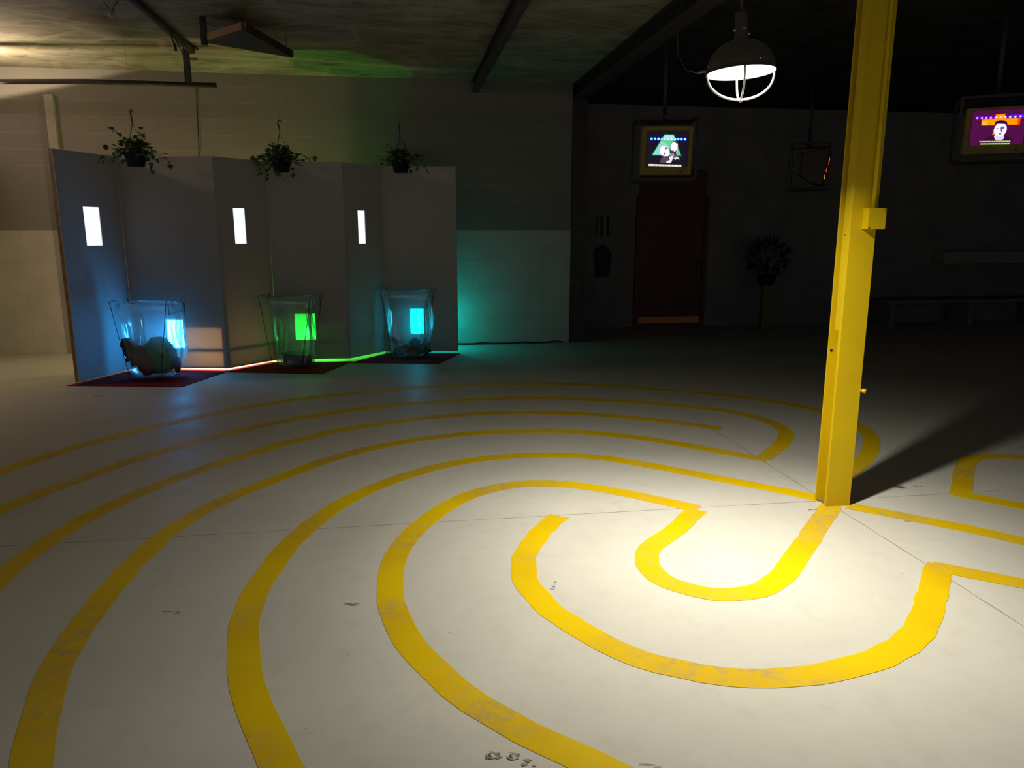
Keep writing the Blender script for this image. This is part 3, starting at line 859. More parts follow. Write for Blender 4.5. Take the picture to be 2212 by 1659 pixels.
# anchor bolts left in the floor
for i, (px, lb) in enumerate((((-0.066, 2.075), 'rusty ring of a cut anchor bolt in the floor, left one of the pair'), ((0.0, 2.07), 'rusty ring of a cut anchor bolt with a dark smear, right one of the pair'))):
    a = thing('anchor_bolt', lb, 'bolt', (px[0], px[1], 0), (0, 0, 0), 'anchor bolts in the floor')
    bm = B()
    lathe(bm, [(0.0, 0.004), (0.007, 0.006), (0.0085, 0.0025), (0.014, 0.0025), (0.016, 0.004), (0.018, 0.0)], 20)
    obj('ring', bm, M['bolt'], a)
    bm = B()
    rnd = random.Random(20 + i)
    for k in range(7):
        x, y = rnd.gauss(0.004, 0.012) + (0.010 * k * i), rnd.gauss(-0.002, 0.008) - 0.006 * k * i
        r_ = rnd.uniform(0.005, 0.013) * (1 - 0.07 * k * i)
        prism(bm, [(x + r_ * rnd.uniform(0.5, 1.2) * math.cos(q) * 1.4, y + r_ * rnd.uniform(0.5, 1.2) * math.sin(q) * 0.7) for q in [2 * PI * j / 9 for j in range(9)]], 0.0, 0.0018 + 0.0001 * k)
    obj('dirt_smear', bm, M['smear'], a)

# ------------------------------------------------------------------ pendant lamp
pl_ = thing('pendant_lamp', 'lit dome pendant lamp with wire guard hanging beside the yellow column', 'lamp', LAMP, (R(-1.5), R(-2.5), 0))
bm = B()
RR = 0.147
prof = [(RR * math.cos(a) ** 0.9, 0.132 * math.sin(a)) for a in [PI / 2 * k / 14 for k in range(13)]]
prof = [(RR + 0.003, -0.006), (RR + 0.004, 0.0)] + prof[0:] + [(0.03, 0.1325), (0.0, 0.134)]
lathe(bm, prof, 48)
obj('dome_shade', bm, M['dome'], pl_)
bm = B()
lathe(bm, [(RR + 0.001, -0.005), (RR - 0.004, 0.004), (RR * 0.9, 0.045), (RR * 0.6, 0.10), (0, 0.12)], 48)
obj('reflector', bm, M['reflector'], pl_)
bm = B()
lathe(bm, [(0, -0.005), (RR * 0.5, -0.0045), (RR * 0.9, -0.001), (RR - 0.003, 0.002), (RR - 0.006, 0.004), (0, 0.004)], 48)
o = obj('lens', bm, M['lens'], pl_)
o['label'] = 'glowing white lens'
# its light
for nm, pw, spr, sz in (('pendant_light', PEND_A, 138, 0.085), ('pendant_glow', PEND_B, 84, 0.16)):
    ld = bpy.data.lights.new(nm, 'AREA')
    ld.shape = 'DISK'
    ld.size = sz
    ld.energy = pw
    ld.color = (1.0, 0.955, 0.83)
    ld.spread = R(spr)
    lo = bpy.data.objects.new(nm, ld)
    C.objects.link(lo)
    lo.parent = pl_
    lo.location = (0, 0, -0.006 if sz > 0.1 else -0.0065)
bm = B()
lathe(bm, [(0.03, 0.130), (0.027, 0.16), (0.027, 0.235), (0.022, 0.245), (0.0, 0.245)], 24)
obj('neck', bm, M['dome'], pl_)
for k, a in enumerate((200, 275, 330)):
    bm = B()
    c_, s_ = math.cos(R(a)), math.sin(R(a))
    tube(bm, [(0.024 * c_, 0.024 * s_, 0.165 if k != 2 else 0.15), (0.038 * c_, 0.038 * s_, 0.168 if k != 2 else 0.15)], 0.006, 8)
    obj('screw', bm, M['chrome'], pl_)
for a in (190, 285):
    bm = B()
    c_, s_ = math.cos(R(a)), math.sin(R(a))
    tube(bm, [(RR * 0.985 * c_, RR * 0.985 * s_, 0.022), (RR * 1.04 * c_, RR * 1.04 * s_, 0.024)], 0.0045, 8)
    obj('rim_screw', bm, M['chrome'], pl_)
GD = 0.112
for a0, r_ in ((2, 0.0052), (80, 0.0045)):
    bm = B()
    for s in (1, -1):
        pass
    pts = []
    for k in range(-20, 21):
        q = k / 20 * PI / 2
        x = (RR + 0.002) * math.sin(q)
        pts.append((x * math.cos(R(a0)), x * math.sin(R(a0)), -0.006 - GD * math.cos(q) ** 0.9 if abs(k) < 20 else -0.004))
    tube(bm, pts, r_, 8)
    obj('guard_rod', bm, M['guard'], pl_)
bm = B()
lathe(bm, [(0, -GD - 0.018), (0.007, -GD - 0.014), (0.009, -GD - 0.006), (0.006, -GD + 0.0), (0, -GD + 0.001)], 12)
obj('guard_knob', bm, M['guard'], pl_)
bm = B()
box(bm, -RR - 0.035, -RR - 0.001, -0.014, 0.014, 0.004, 0.012, 0.002)
obj('latch', bm, M['dome'], pl_)
bm = B()
tube(bm, [(0, 0, 0.24), (0.002, 0, 0.30), (-0.004, 0, 0.5), (0.0, 0.0, 1.3)], 0.006)
box(bm, -0.03, 0.03, -0.03, 0.03, 0.36, 0.43, 0.004)
obj('stem', bm, M['dome'], pl_)
bm = B()
tube(bm, [(-0.18, 0.0, 0.0), (-0.24, 0.01, 0.02), (-0.27, 0.02, 0.09), (-0.27, 0.03, 0.25), (-0.2, 0.03, 0.45), (-0.05, 0.02, 0.62), (0.0, 0.0, 0.66)], 0.0022, 6)
obj('safety_wire', bm, M['wire'], pl_)

# ------------------------------------------------------------------ partition of six panels
Z0, Z1 = 0.036, 2.43
PT = dict(A0=(-4.614, 7.828), AB=(-4.417, 8.675), B1=(-3.332, 8.645), CD=(-2.937, 9.252), D1=(-2.047, 9.356), EF=(-1.687, 9.948), F1=(-0.722, 9.948))


def sheet(bm, L, hole, y0, y1, z0=Z0, z1=Z1):
    s0, s1, h0, h1 = hole
    xs, zs = [0, s0, s1, L], [z0, h0, h1, z1]
    V = {}
    for yi, y in enumerate((y0, y1)):
        for i, x in enumerate(xs):
            for j, z in enumerate(zs):
                V[yi, i, j] = bm.verts.new((x, y, z))
    for i in range(3):
        for j in range(3):
            if (i, j) == (1, 1):
                continue
            bm.faces.new([V[0, i, j], V[0, i + 1, j], V[0, i + 1, j + 1], V[0, i, j + 1]])
            bm.faces.new([V[1, i, j + 1], V[1, i + 1, j + 1], V[1, i + 1, j], V[1, i, j]])
    rim = [(0, 0), (1, 0), (2, 0), (3, 0), (3, 1), (3, 2), (3, 3), (2, 3), (1, 3), (0, 3), (0, 2), (0, 1)]
    for a, b in zip(rim, rim[1:] + rim[:1]):
        bm.faces.new([V[0, a[0], a[1]], V[1, a[0], a[1]], V[1, b[0], b[1]], V[0, b[0], b[1]]])
    inn = [(1, 1), (2, 1), (2, 2), (1, 2)]
    for a, b in zip(inn, inn[1:] + inn[:1]):
        bm.faces.new([V[0, b[0], b[1]], V[1, b[0], b[1]], V[1, a[0], a[1]], V[0, a[0], a[1]]])


def cut_back(L, s0, s1, top):
    bm = B()
    box(bm, 0.0, s0, 0.0535, 0.0595, 0.49, Z1 - 0.002)
    box(bm, s1, L, 0.0535, 0.0595, 0.49, Z1 - 0.002)
    box(bm, s0, s1, 0.0535, 0.0595, top, Z1 - 0.002)
    bmesh.ops.remove_doubles(bm, verts=bm.verts, dist=1e-5)
    return bm


def panel(a, b, hole, label, film=None, lowlamp=None, back=False, m='board'):
    a, b = Vector(PT[a]), Vector(PT[b])
    d = b - a
    L = d.length - 0.002
    t = thing('partition_panel', label, 'panel', (a.x, a.y, 0), (0, 0, math.atan2(d.y, d.x)), 'partition panels')
    bm = B()
    sheet(bm, L, hole, 0.0, 0.008)
    obj('board', bm, M[m], t)
    if back:                                   # unseen board added behind the frame to block glow above the foot
        s0_, s1_ = hole[0] - 0.021, hole[1] + 0.021
        obj('glow_block_board', cut_back(L, s0_, s1_, hole[3] + 0.026), M['wood'], t)
    ends = (0.0, L - 0.045)
    for x in ends:
        bm = B()
        box(bm, x + 0.001, x + 0.044, 0.0085, 0.053, Z0, Z1 - 0.002)
        obj('stud', bm, M['wood'], t)
    for z in (0.235, Z1 - 0.05, Z0 + 0.003):
        bm = B()
        box(bm, 0.046, L - 0.046, 0.0085, 0.053, z, z + 0.035 if z > 0.1 else z + 0.02)
        obj('rail', bm, M['wood'], t)
    s0, s1, h0, h1 = hole
    if film is None:
        bm = B()
        box(bm, s0 - 0.012, s1 + 0.012, 0.0085, 0.03, h0 - 0.012, h1 + 0.012)
        o = obj('lit_screen', bm, M['screen'], t)
        o['label'] = 'glowing white cloudy screen'
        bm = B()
        for q in ((s0 - 0.03, s0 - 0.0125, h0 - 0.03, h1 + 0.03), (s1 + 0.0125, s1 + 0.03, h0 - 0.03, h1 + 0.03)):
            box(bm, q[0], q[1], 0.0085, 0.036, q[2], q[3])
        for q in ((h0 - 0.03, h0 - 0.0125), (h1 + 0.0125, h1 + 0.03)):
            box(bm, s0 - 0.0124, s1 + 0.0124, 0.0085, 0.036, q[0], q[1])
        box(bm, s0 - 0.03, s1 + 0.03, 0.0365, 0.042, h0 - 0.03, h1 + 0.03)
        obj('screen_frame', bm, M['black'], t)
    else:
        m_, key, lab = film
        bm = B()
        vs = [bm.verts.new(p) for p in ((s0 - 0.004, 0.006, h0 - 0.004), (s1 + 0.004, 0.006, h0 - 0.004), (s1 + 0.004, 0.006, h1 + 0.004), (s0 - 0.004, 0.006, h1 + 0.004))]
        bm.faces.new(vs)
        o = obj('lit_film', bm, M[m_], t)
        o['label'] = lab
        # unseen box added behind the film to keep its light from spilling
        bm = B()
        x0, x1, z0, z1, D = s0 - 0.02, s1 + 0.02, h0 - 0.025, h1 + 0.025, 0.20
        box(bm, x0, x0 + 0.006, 0.0085, D, z0, z1)
        box(bm, x1 - 0.006, x1, 0.0085, D, z0, z1)
        box(bm, x0, x1, 0.0085, D, z0, z0 + 0.006)
        box(bm, x0, x1, 0.0085, D, z1 - 0.006, z1)
        box(bm, x0, x1, D, D + 0.006, z0, z1)
        obj('spill_block_box', bm, M['reflector'], t)
        if lowlamp is None:
            return t
        dx, dz, P, colr = lowlamp
        d_ = bpy.data.lights.new('box_light', 'POINT')
        d_.energy = P
        d_.color = colr
        d_.shadow_soft_size = 0.025
        l_ = bpy.data.objects.new('box_light', d_)
        C.objects.link(l_)
        l_.parent = t
        l_.location = (s0 + dx * (s1 - s0), 0.085, h0 + dz * (h1 - h0))
    return t


panel('A0', 'AB', (0.317, 0.545, 1.463, 1.870), 'leftmost narrow partition panel with a glowing slot, washed blue below', m='thin_board')
panel('AB', 'B1', (0.405, 0.592, 0.280, 0.603), 'broad partition panel with a blue white lit opening behind the mossy bag',
      ('film_blue', 'blue', 'blue white lit film'), None, True)
panel('B1', 'CD', (0.226, 0.385, 1.473, 1.875), 'narrow partition panel with a glowing slot between the first and second bays', m='thin_board')
panel('CD', 'D1', (0.237, 0.485, 0.280, 0.607), 'broad partition panel with a green lit opening in the middle bay',
      ('film_green', 'green', 'green lit film'), (0.65, 0.22, GREEN_P, (0.06, 1.0, 0.16)), True, m='thin_board')
panel('D1', 'EF', (0.240, 0.370, 1.462, 1.867), 'narrow partition panel with a glowing slot between the second and third bays', m='thin_board')
panel('EF', 'F1', (0.334, 0.508, 0.276, 0.604), 'rightmost broad partition panel with a cyan lit opening',
      ('film_cyan', 'cyan', 'cyan lit film'), (0.45, 0.2, CYAN_P, (0.0, 0.72, 1.0)), m='thin_board')

# unseen boards added to stop lamp light crossing between the bays
for (x0, y0), (x1, y1), lb in (((-2.975, 9.335), (-3.00, 9.66), 'unseen light-blocking board added behind the partition between the left and middle bays'),
                               ((-1.70, 10.02), (-1.77, 10.56), 'unseen light-blocking board added behind the partition between the middle and right bays')):
    d_ = Vector((x1 - x0, y1 - y0))
    n_ = Vector((-d_.y, d_.x)).normalized() * 0.012
    bm = B()
    prism(bm, [(x0, y0), (x1, y1), (x1 + n_.x, y1 + n_.y), (x0 + n_.x, y0 + n_.y)], 0.0, 2.40)
    tag(obj('light_block_board', bm, M['board']), lb, 'board')

# carpets, one in each bay
for poly, lb in (([(-4.735, 7.80), (-3.49, 7.75), (-3.345, 8.60), (-3.36, 8.74), (-4.46, 8.77)], 'dark red carpet piece on the floor of the left bay'),
                 ([(-3.335, 8.60), (-2.19, 8.47), (-2.02, 9.31), (-2.93, 9.24), (-3.02, 9.25), (-3.38, 8.70)], 'dark red carpet piece on the floor of the middle bay'),
                 ([(-2.02, 9.21), (-0.90, 9.15), (-0.70, 9.96), (-1.68, 9.97)], 'dark red carpet piece on the floor of the right bay')):
    bm = B()
    prism(bm, poly, 0.0, 0.007)
    tag(obj('carpet_piece', bm, M['carpet']), lb, 'carpet', 'red carpet pieces')

# ------------------------------------------------------------------ wire stands with clear bags
FLb, FRb, BRb, BLb = [Vector(p) for p in ((-0.17, -0.16, 0.008), (0.165, -0.16, 0.008), (0.24, 0.14, 0.008), (-0.15, 0.14, 0.008))]
FLt, FRt, BRt, BLt = [Vector(p) for p in ((-0.25, -0.28, 0.875), (0.36, -0.28, 0.875), (0.38, 0.15, 0.875), (-0.267, 0.15, 0.875))]
WR = 0.0035


def make_stand():
    t = thing('bag_stand', '', 'stand', (0, 0, 0), (0, 0, 0), 'wire bag stands')
    for b_, t_, o_ in ((FLb, FLt, Vector((0.085, 0.02, 0))), (FRb, FRt, Vector((0.03, 0.075, 0))), (BRb, BRt, Vector((-0.05, 0.02, 0))), (BLb, BLt, Vector((0.03, -0.06, 0)))):
        bm = B()
        tube(bm, [b_, b_.lerp(t_, 0.5), t_, t_ + o_ * 0.5 + Vector((0, 0, 0.006)), t_ + o_, t_ + o_ + Vector((0.0, 0, -0.07))], WR, 6)
        obj('leg', bm, M['wire'], t)
    bm = B()
    q = [FLb, FRb, BRb, BLb, FLb]
    tube(bm, q, WR, 6)
    obj('base_ring', bm, M['wire'], t)
    bm = B()
    a = FRt.lerp(FRb, 0.05)
    b_ = BRt.lerp(BRb, 0.05)
    tube(bm, [a + Vector((0.012, 0.03, -0.0)), a + Vector((0.012, 0.03, -0.10)), b_ + Vector((-0.02, 0.0, -0.10)), b_ + Vector((-0.02, 0.0, -0.0))], WR, 6)
    obj('bag_hoop', bm, M['wire'], t)
    return t


def copy_tree(o, parent=None):
    c = o.copy()
    C.objects.link(c)
    c.parent = parent
    for ch in list(o.children):
        copy_tree(ch, c)
    return c


BAYS = [(-4.05, 8.28), (-2.69, 8.98), (-1.39, 9.69)]
stand = make_stand()
for i, (x, y) in enumerate(BAYS):
    s = stand if i == 0 else copy_tree(stand)
    s.location = (x, y, 0.005)
    s['label'] = ('wire stand holding the clear bag with green moss and bark in the left bay', 'wire stand holding the twisted clear bag in front of the green light',
                  'wire stand holding the clear bag of dark litter in the right bay')[i]


def bag(name, label, loc, levels, seed, amp=0.019, hem=True):
    """levels: (z, cx, cy, half width, half depth, twist)"""
    rnd = random.Random(seed)
    bm = B()
    N = 72
    ph = [rnd.uniform(0, 2 * PI) for _ in range(8)]
    rows = []
    n = 26
    zs = [l[0] for l in levels]
    for i in range(n + 1):
        z = zs[0] + (zs[-1] - zs[0]) * i / n
        k = 0
        while k < len(levels) - 2 and z > levels[k + 1][0]:
            k += 1
        a, b = levels[k], levels[k + 1]
        f = (z - a[0]) / (b[0] - a[0])
        f = min(max(f, 0), 1)
        g = f * f * (3 - 2 * f)
        cx, cy, hw, hd, tw = [a[j] + (b[j] - a[j]) * g for j in range(1, 6)]
        h = i / n
        row = []
        for j in range(N):
            q = 2 * PI * j / N
            cs, sn = math.cos(q), math.sin(q)
            e = 0.45
            x = hw * math.copysign(abs(cs) ** e, cs)
            y = hd * math.copysign(abs(sn) ** e, sn)
            w = (math.sin(9 * q + ph[0] + 2.5 * h) + 0.7 * math.sin(17 * q + ph[1] - 4 * h) + 0.6 * math.sin(5 * q + ph[2] + 6 * h) + 0.4 * math.sin(31 * q + ph[3] + 3 * h))
            wz = math.sin(h * PI) * 0.9 + 0.15
            r_ = 1 + amp * w * wz / max(hw, 0.05)
            x, y = x * r_, y * r_
            row.append(bm.verts.new((cx + x * math.cos(tw) - y * math.sin(tw), cy + x * math.sin(tw) + y * math.cos(tw), z + 0.012 * math.sin(2 * q + ph[4]) * h)))
        rows.append(row)
    if hem:                                    # hem folded over the outside
        prev = rows[-1]
        for dz, ex in ((-0.012, 1.035), (-0.06, 1.045), (-0.10, 1.04)):
            a = levels[-1]
            rows.append([bm.verts.new((a[1] + (v.co.x - a[1]) * ex, a[2] + (v.co.y - a[2]) * ex, v.co.z + dz + 0.006 * math.sin(j * 0.7 + ph[5]))) for j, v in enumerate(prev)])
    for a, b in zip(rows, rows[1:]):
        for j in range(N):
            f = bm.faces.new([a[j], a[(j + 1) % N], b[(j + 1) % N], b[j]])
            f.smooth = True
    f = bm.faces.new(list(reversed(rows[0])))
    o = obj(name, bm, M['plastic'], loc=loc)
    return tag(o, label, 'bag', 'clear plastic bags')


bag('plastic_bag', 'clear plastic bag holding green moss and bark in the left bay', (BAYS[0][0], BAYS[0][1], 0.012),
    [(0.012, 0.05, -0.02, 0.18, 0.13, 0), (0.10, 0.06, 0.0, 0.26, 0.16, 0), (0.30, 0.065, 0.0, 0.29, 0.17, 0.03), (0.55, 0.06, 0.0, 0.28, 0.17, 0.05), (0.83, 0.06, -0.06, 0.31, 0.20, 0.0)], 3)
bag('plastic_bag', 'twisted clear plastic bag in front of the green light in the middle bay', (BAYS[1][0], BAYS[1][1], 0.012),
    [(0.012, 0.06, -0.02, 0.18, 0.13, 0), (0.12, 0.07, 0.0, 0.215, 0.14, 0), (0.35, 0.075, 0.0, 0.205, 0.14, 0.2), (0.58, 0.06, 0.0, 0.20, 0.13, 0.25), (0.84, 0.04, -0.06, 0.31, 0.20, 0.0)], 8, 0.024)
bag('plastic_bag', 'clear plastic bag with dark litter in front of the cyan light in the right bay', (BAYS[2][0], BAYS[2][1], 0.012),
    [(0.012, 0.04, -0.02, 0.19, 0.13, 0), (0.10, 0.055, 0.0, 0.25, 0.15, 0), (0.35, 0.06, 0.0, 0.265, 0.16, -0.05), (0.60, 0.055, 0.0, 0.27, 0.16, -0.05), (0.86, 0.05, -0.06, 0.315, 0.20, 0.0)], 14)


# what is in the bags
def lump(bm, c, rad, seed, rough=0.18, sub=3, mi=0):
    rnd = random.Random(seed)
    v = bmesh.ops.create_icosphere(bm, subdivisions=sub, radius=1.0)['verts']
    ph = [Vector((rnd.gauss(0, 1), rnd.gauss(0, 1), rnd.gauss(0, 1))) for _ in range(7)]
    for x in v:
        n = x.co.normalized()
        s = sum(math.sin(2.3 * (k + 1) * n.dot(p) + k) / (k + 1.4) for k, p in enumerate(ph))
        q = n * (1 + rough * s * 0.6 + rnd.uniform(-rough, rough) * 0.25)
        x.co = Vector(c) + Vector((q.x * rad[0], q.y * rad[1], q.z * rad[2]))


bm = B()
lump(bm, (0.095, 0.015, 0.245), (0.185, 0.125, 0.205), 5, 0.10, 4)
rnd = random.Random(9)
for k in range(900):
    n = Vector((rnd.gauss(0, 1), rnd.gauss(0, 1), rnd.gauss(0, 1))).normalized()
    p = Vector((0.095 + n.x * 0.18, 0.015 + n.y * 0.12, 0.245 + n.z * 0.20))
    t_ = Vector((rnd.gauss(0, 1), rnd.gauss(0, 1), rnd.gauss(0, 1))).normalized()
    s = n.cross(t_).normalized() * 0.0035
    e = p + (n + t_ * 0.7).normalized() * 0.034
    bm.faces.new([bm.verts.new(p - s), bm.verts.new(p + s), bm.verts.new(e)])
tag(obj('moss_ball', bm, M['moss'], loc=(BAYS[0][0], BAYS[0][1], 0.0)), 'large fuzzy ball of green moss inside the left bag', 'moss')
bm = B()
lump(bm, (0.292, 0.0, 0.15), (0.030, 0.07, 0.09), 15, 0.2, 3)
tag(obj('dark_scrap', bm, M['black'], loc=(BAYS[0][0], BAYS[0][1], 0.0)), 'crumpled dark scrap right of the green moss in the left bag', 'scrap')
# bark slab leaning to the left
bm = B()
rnd = random.Random(31)
n = 12
top, bot = [], []
for i in range(n + 1):
    f = i / n
    x = -0.225 + 0.30 * f
    z = 0.46 - 0.39 * f
    w = 0.06 + 0.045 * math.sin(f * PI) if i else 0.004
    w *= 1.0 if i < n else 0.4
    up = Vector((0.78, 0, 0.63))
    j0, j1 = rnd.uniform(0.75, 1.2), rnd.uniform(0.75, 1.25)
    y = -0.128 + 0.012 * math.sin(5 * f)
    c_ = Vector((x, y, z))
    top.append([bm.verts.new(c_ + up * w * j0 + Vector((0, dy, 0))) for dy in (-0.022, 0.022)])
    bot.append([bm.verts.new(c_ - up * w * j1 + Vector((0, dy, 0))) for dy in (-0.022, 0.022)])
for i in range(n):
    a, b, c_, d = top[i], top[i + 1], bot[i], bot[i + 1]
    bm.faces.new([c_[0], d[0], b[0], a[0]])
    bm.faces.new([a[1], b[1], d[1], c_[1]])
    bm.faces.new([a[0], b[0], b[1], a[1]])
    bm.faces.new([c_[1], d[1], d[0], c_[0]])
bm.faces.new([top[0][0], top[0][1], bot[0][1], bot[0][0]])
bm.faces.new([bot[-1][0], bot[-1][1], top[-1][1], top[-1][0]])
# broken knot
tube(bm, [(-0.135, -0.125, 0.26), (-0.18, -0.125, 0.235), (-0.21, -0.125, 0.215)], [0.035, 0.03, 0.022], 7)
tag(obj('bark_slab', bm, M['bark'], loc=(BAYS[0][0], BAYS[0][1], 0.0)), 'dark splintered slab of bark leaning inside the left bag', 'bark')
# dark box in the middle bag
bm = B()
box(bm, -0.15, 0.15, -0.085, 0.085, 0.0, 0.115, 0.008)
box(bm, -0.157, 0.157, -0.092, 0.092, 0.11, 0.13, 0.004)
o = obj('dark_box', bm, M['black'], loc=(BAYS[1][0] + 0.08, BAYS[1][1] - 0.01, 0.035))
o.rotation_euler = (0, R(4), R(-4))
tag(o, 'flat black box lying in the bottom of the middle bag', 'box')
# litter in the right bag
rnd = random.Random(6)
lit = [((0.115, 0.02, 0.125), (0.085, 0.085, 0.095), 'large crumpled black leaf clump in the middle of the right bag'),
       ((-0.02, 0.07, 0.085), (0.045, 0.045, 0.06), 'small dark clump behind the tan card in the right bag'),
       ((0.265, 0.0, 0.125), (0.045, 0.07, 0.10), 'dark pointed clump at the right side of the right bag'),
       ((-0.09, -0.03, 0.075), (0.07, 0.05, 0.055), 'brownish dark clump at the left bottom of the right bag')]
for k, (c_, r_, lb) in enumerate(lit):
    bm = B()
    lump(bm, c_, r_, 40 + k, 0.55, 3)
    for j in range(40):
        n = Vector((rnd.gauss(0, 1), rnd.gauss(0, 1), rnd.gauss(0, 1))).normalized()
        p = Vector((c_[0] + n.x * r_[0], c_[1] + n.y * r_[1], c_[2] + n.z * r_[2]))
        t_ = n.cross(Vector((rnd.gauss(0, 1), rnd.gauss(0, 1), 1))).normalized() * 0.02
        bm.faces.new([bm.verts.new(p - t_), bm.verts.new(p + t_), bm.verts.new(p + n * 0.04)])
    for v in bm.verts:
        v.co.z = max(v.co.z, 0.03)
    tag(obj('leaf_clump', bm, M['black'] if k != 3 else M['bark'], loc=(BAYS[2][0], BAYS[2][1], 0.0)), lb, 'leaf clump', 'dark clumps in the right bag')
bm = B()
box(bm, -0.04, 0.04, -0.004, 0.004, -0.025, 0.025, 0.001)
o = obj('card_piece', bm, M['tan'], loc=(BAYS[2][0] - 0.03, BAYS[2][1] - 0.10, 0.20))
o.rotation_euler = (0, R(35), 0)
tag(o, 'small tan card among the dark litter in the right bag', 'card')
bm = B()
box(bm, -0.07, 0.07, -0.02, 0.02, -0.035, 0.035, 0.014)
o = obj('dark_block', bm, M['black'], loc=(BAYS[2][0] - 0.14, BAYS[2][1] - 0.04, 0.225))
o.rotation_euler = (0, R(40), 0)
tag(o, 'dark rounded block leaning at the left side of the right bag', 'block')


# ------------------------------------------------------------------ hanging plants
def hanging_plant(loc, label, seed, spread, hookrot, vines):
    rnd = random.Random(seed)
    t = thing('hanging_plant', label, 'plant', loc, (0, 0, 0), 'hanging plants over the bays')
    bm = B()
    lathe(bm, [(0, 0), (0.082, 0), (0.085, 0.006), (0.108, 0.125), (0.116, 0.127), (0.117, 0.145), (0.110, 0.147), (0.100, 0.12), (0, 0.118)], 32)
    obj('pot', bm, M['pot'], t)
    bm = B()
    for k in range(3):
        a = 2 * PI * k / 3 + 0.4
        tube(bm, [(0.112 * math.cos(a), 0.112 * math.sin(a), 0.142), (0.07 * math.cos(a), 0.07 * math.sin(a), 0.28), (0.006 * math.cos(a), 0.006 * math.sin(a), 0.42)], 0.0022, 6)
    obj('hanger_wires', bm, M['hook'], t)
    bm = B()
    c_, s_ = math.cos(hookrot), math.sin(hookrot)
    pts = [(0, 0.41), (0.004, 0.46), (-0.003, 0.50), (-0.014, 0.53), (-0.012, 0.558), (0.008, 0.572), (0.028, 0.562), (0.034, 0.545)]
    tube(bm, [(x * c_, x * s_, z) for x, z in pts], [0.004, 0.007, 0.0075, 0.0075, 0.0075, 0.007, 0.006, 0.004], 8)
    obj('hook', bm, M['hook'], t)
    bm = B()
    tube(bm, [(0.005 * c_, 0.005 * s_, 0.566), (0.005 * c_, 0.005 * s_, 3.62 - loc[2])], 0.0008, 5)
    obj('hanging_line', bm, M['wire'], t)
    stems, leaves = B(), B()

    def leaf(p, d, size):
        d = d.normalized()
        side = d.cross(Vector((0, 0, 1)))
        if side.length < 0.1:
            side = Vector((1, 0, 0))
        side = (side.normalized() + Vector((rnd.gauss(0, .5), rnd.gauss(0, .5), rnd.gauss(0, .5)))).normalized()
        side = (side - d * side.dot(d)).normalized()
        up = side.cross(d)
        prof = [(0.0, 0.0), (-0.08, 0.26), (0.10, 0.46), (0.38, 0.46), (0.68, 0.28), (1.0, 0.0)]
        mid = [leaves.verts.new(p + d * size * max(x, 0.0)) for x, _ in prof]
        for sg in (1, -1):
            edge = [leaves.verts.new(p + d * size * x + side * size * w * sg + up * size * w * 0.25) for x, w in prof[1:-1]]
            ring = [mid[0]] + edge + [mid[-1]]
            for i in range(len(prof) - 1):
                q = [mid[i], ring[i], ring[i + 1], mid[i + 1]]
                u = []
                for v in q:
                    if v not in u:
                        u.append(v)
                if len(u) > 2:
                    leaves.faces.new(u if sg > 0 else list(reversed(u)))

    # crown of leaves over the pot
    for k in range(140):
        a = rnd.uniform(0, 2 * PI)
        r_ = abs(rnd.gauss(0, 0.10)) * spread
        z = 0.13 + rnd.uniform(-0.06 if r_ > 0.12 else 0.0, 0.17) * math.exp(-r_ * 4)
        p = Vector((r_ * math.cos(a), r_ * math.sin(a), z))
        base = Vector((0.3 * r_ * math.cos(a), 0.3 * r_ * math.sin(a), 0.12))
        tube(stems, [base, p], 0.0015, 4)
        leaf(p, Vector((math.cos(a), math.sin(a), rnd.uniform(-0.9, 0.6))), rnd.uniform(0.04, 0.066))
    # trailing and upright vines: lists of points in (x, z); y drifts a little
    for v in vines:
        y0 = rnd.uniform(-0.06, 0.06)
        pts = [Vector((x, y0 + 0.02 * i * rnd.uniform(-1, 1), z)) for i, (x, z) in enumerate(v)]
        tube(stems, pts, 0.0018, 5)
        for i in range(1, len(pts)):
            dseg = pts[i] - pts[i - 1]
            m_ = max(1, int(dseg.length / 0.035))
            for j in range(m_):
                p = pts[i - 1].lerp(pts[i], (j + 1) / m_)
                dd = Vector((dseg.x * 0.6 + rnd.uniform(-0.05, 0.05), rnd.uniform(-0.04, 0.04), -0.04 + rnd.uniform(-0.03, 0.05)))
                leaf(p, dd, rnd.uniform(0.04, 0.062))
    obj('vines', stems, M['stem'], t)
    obj('foliage', leaves, M['leaf'], t)
    return t


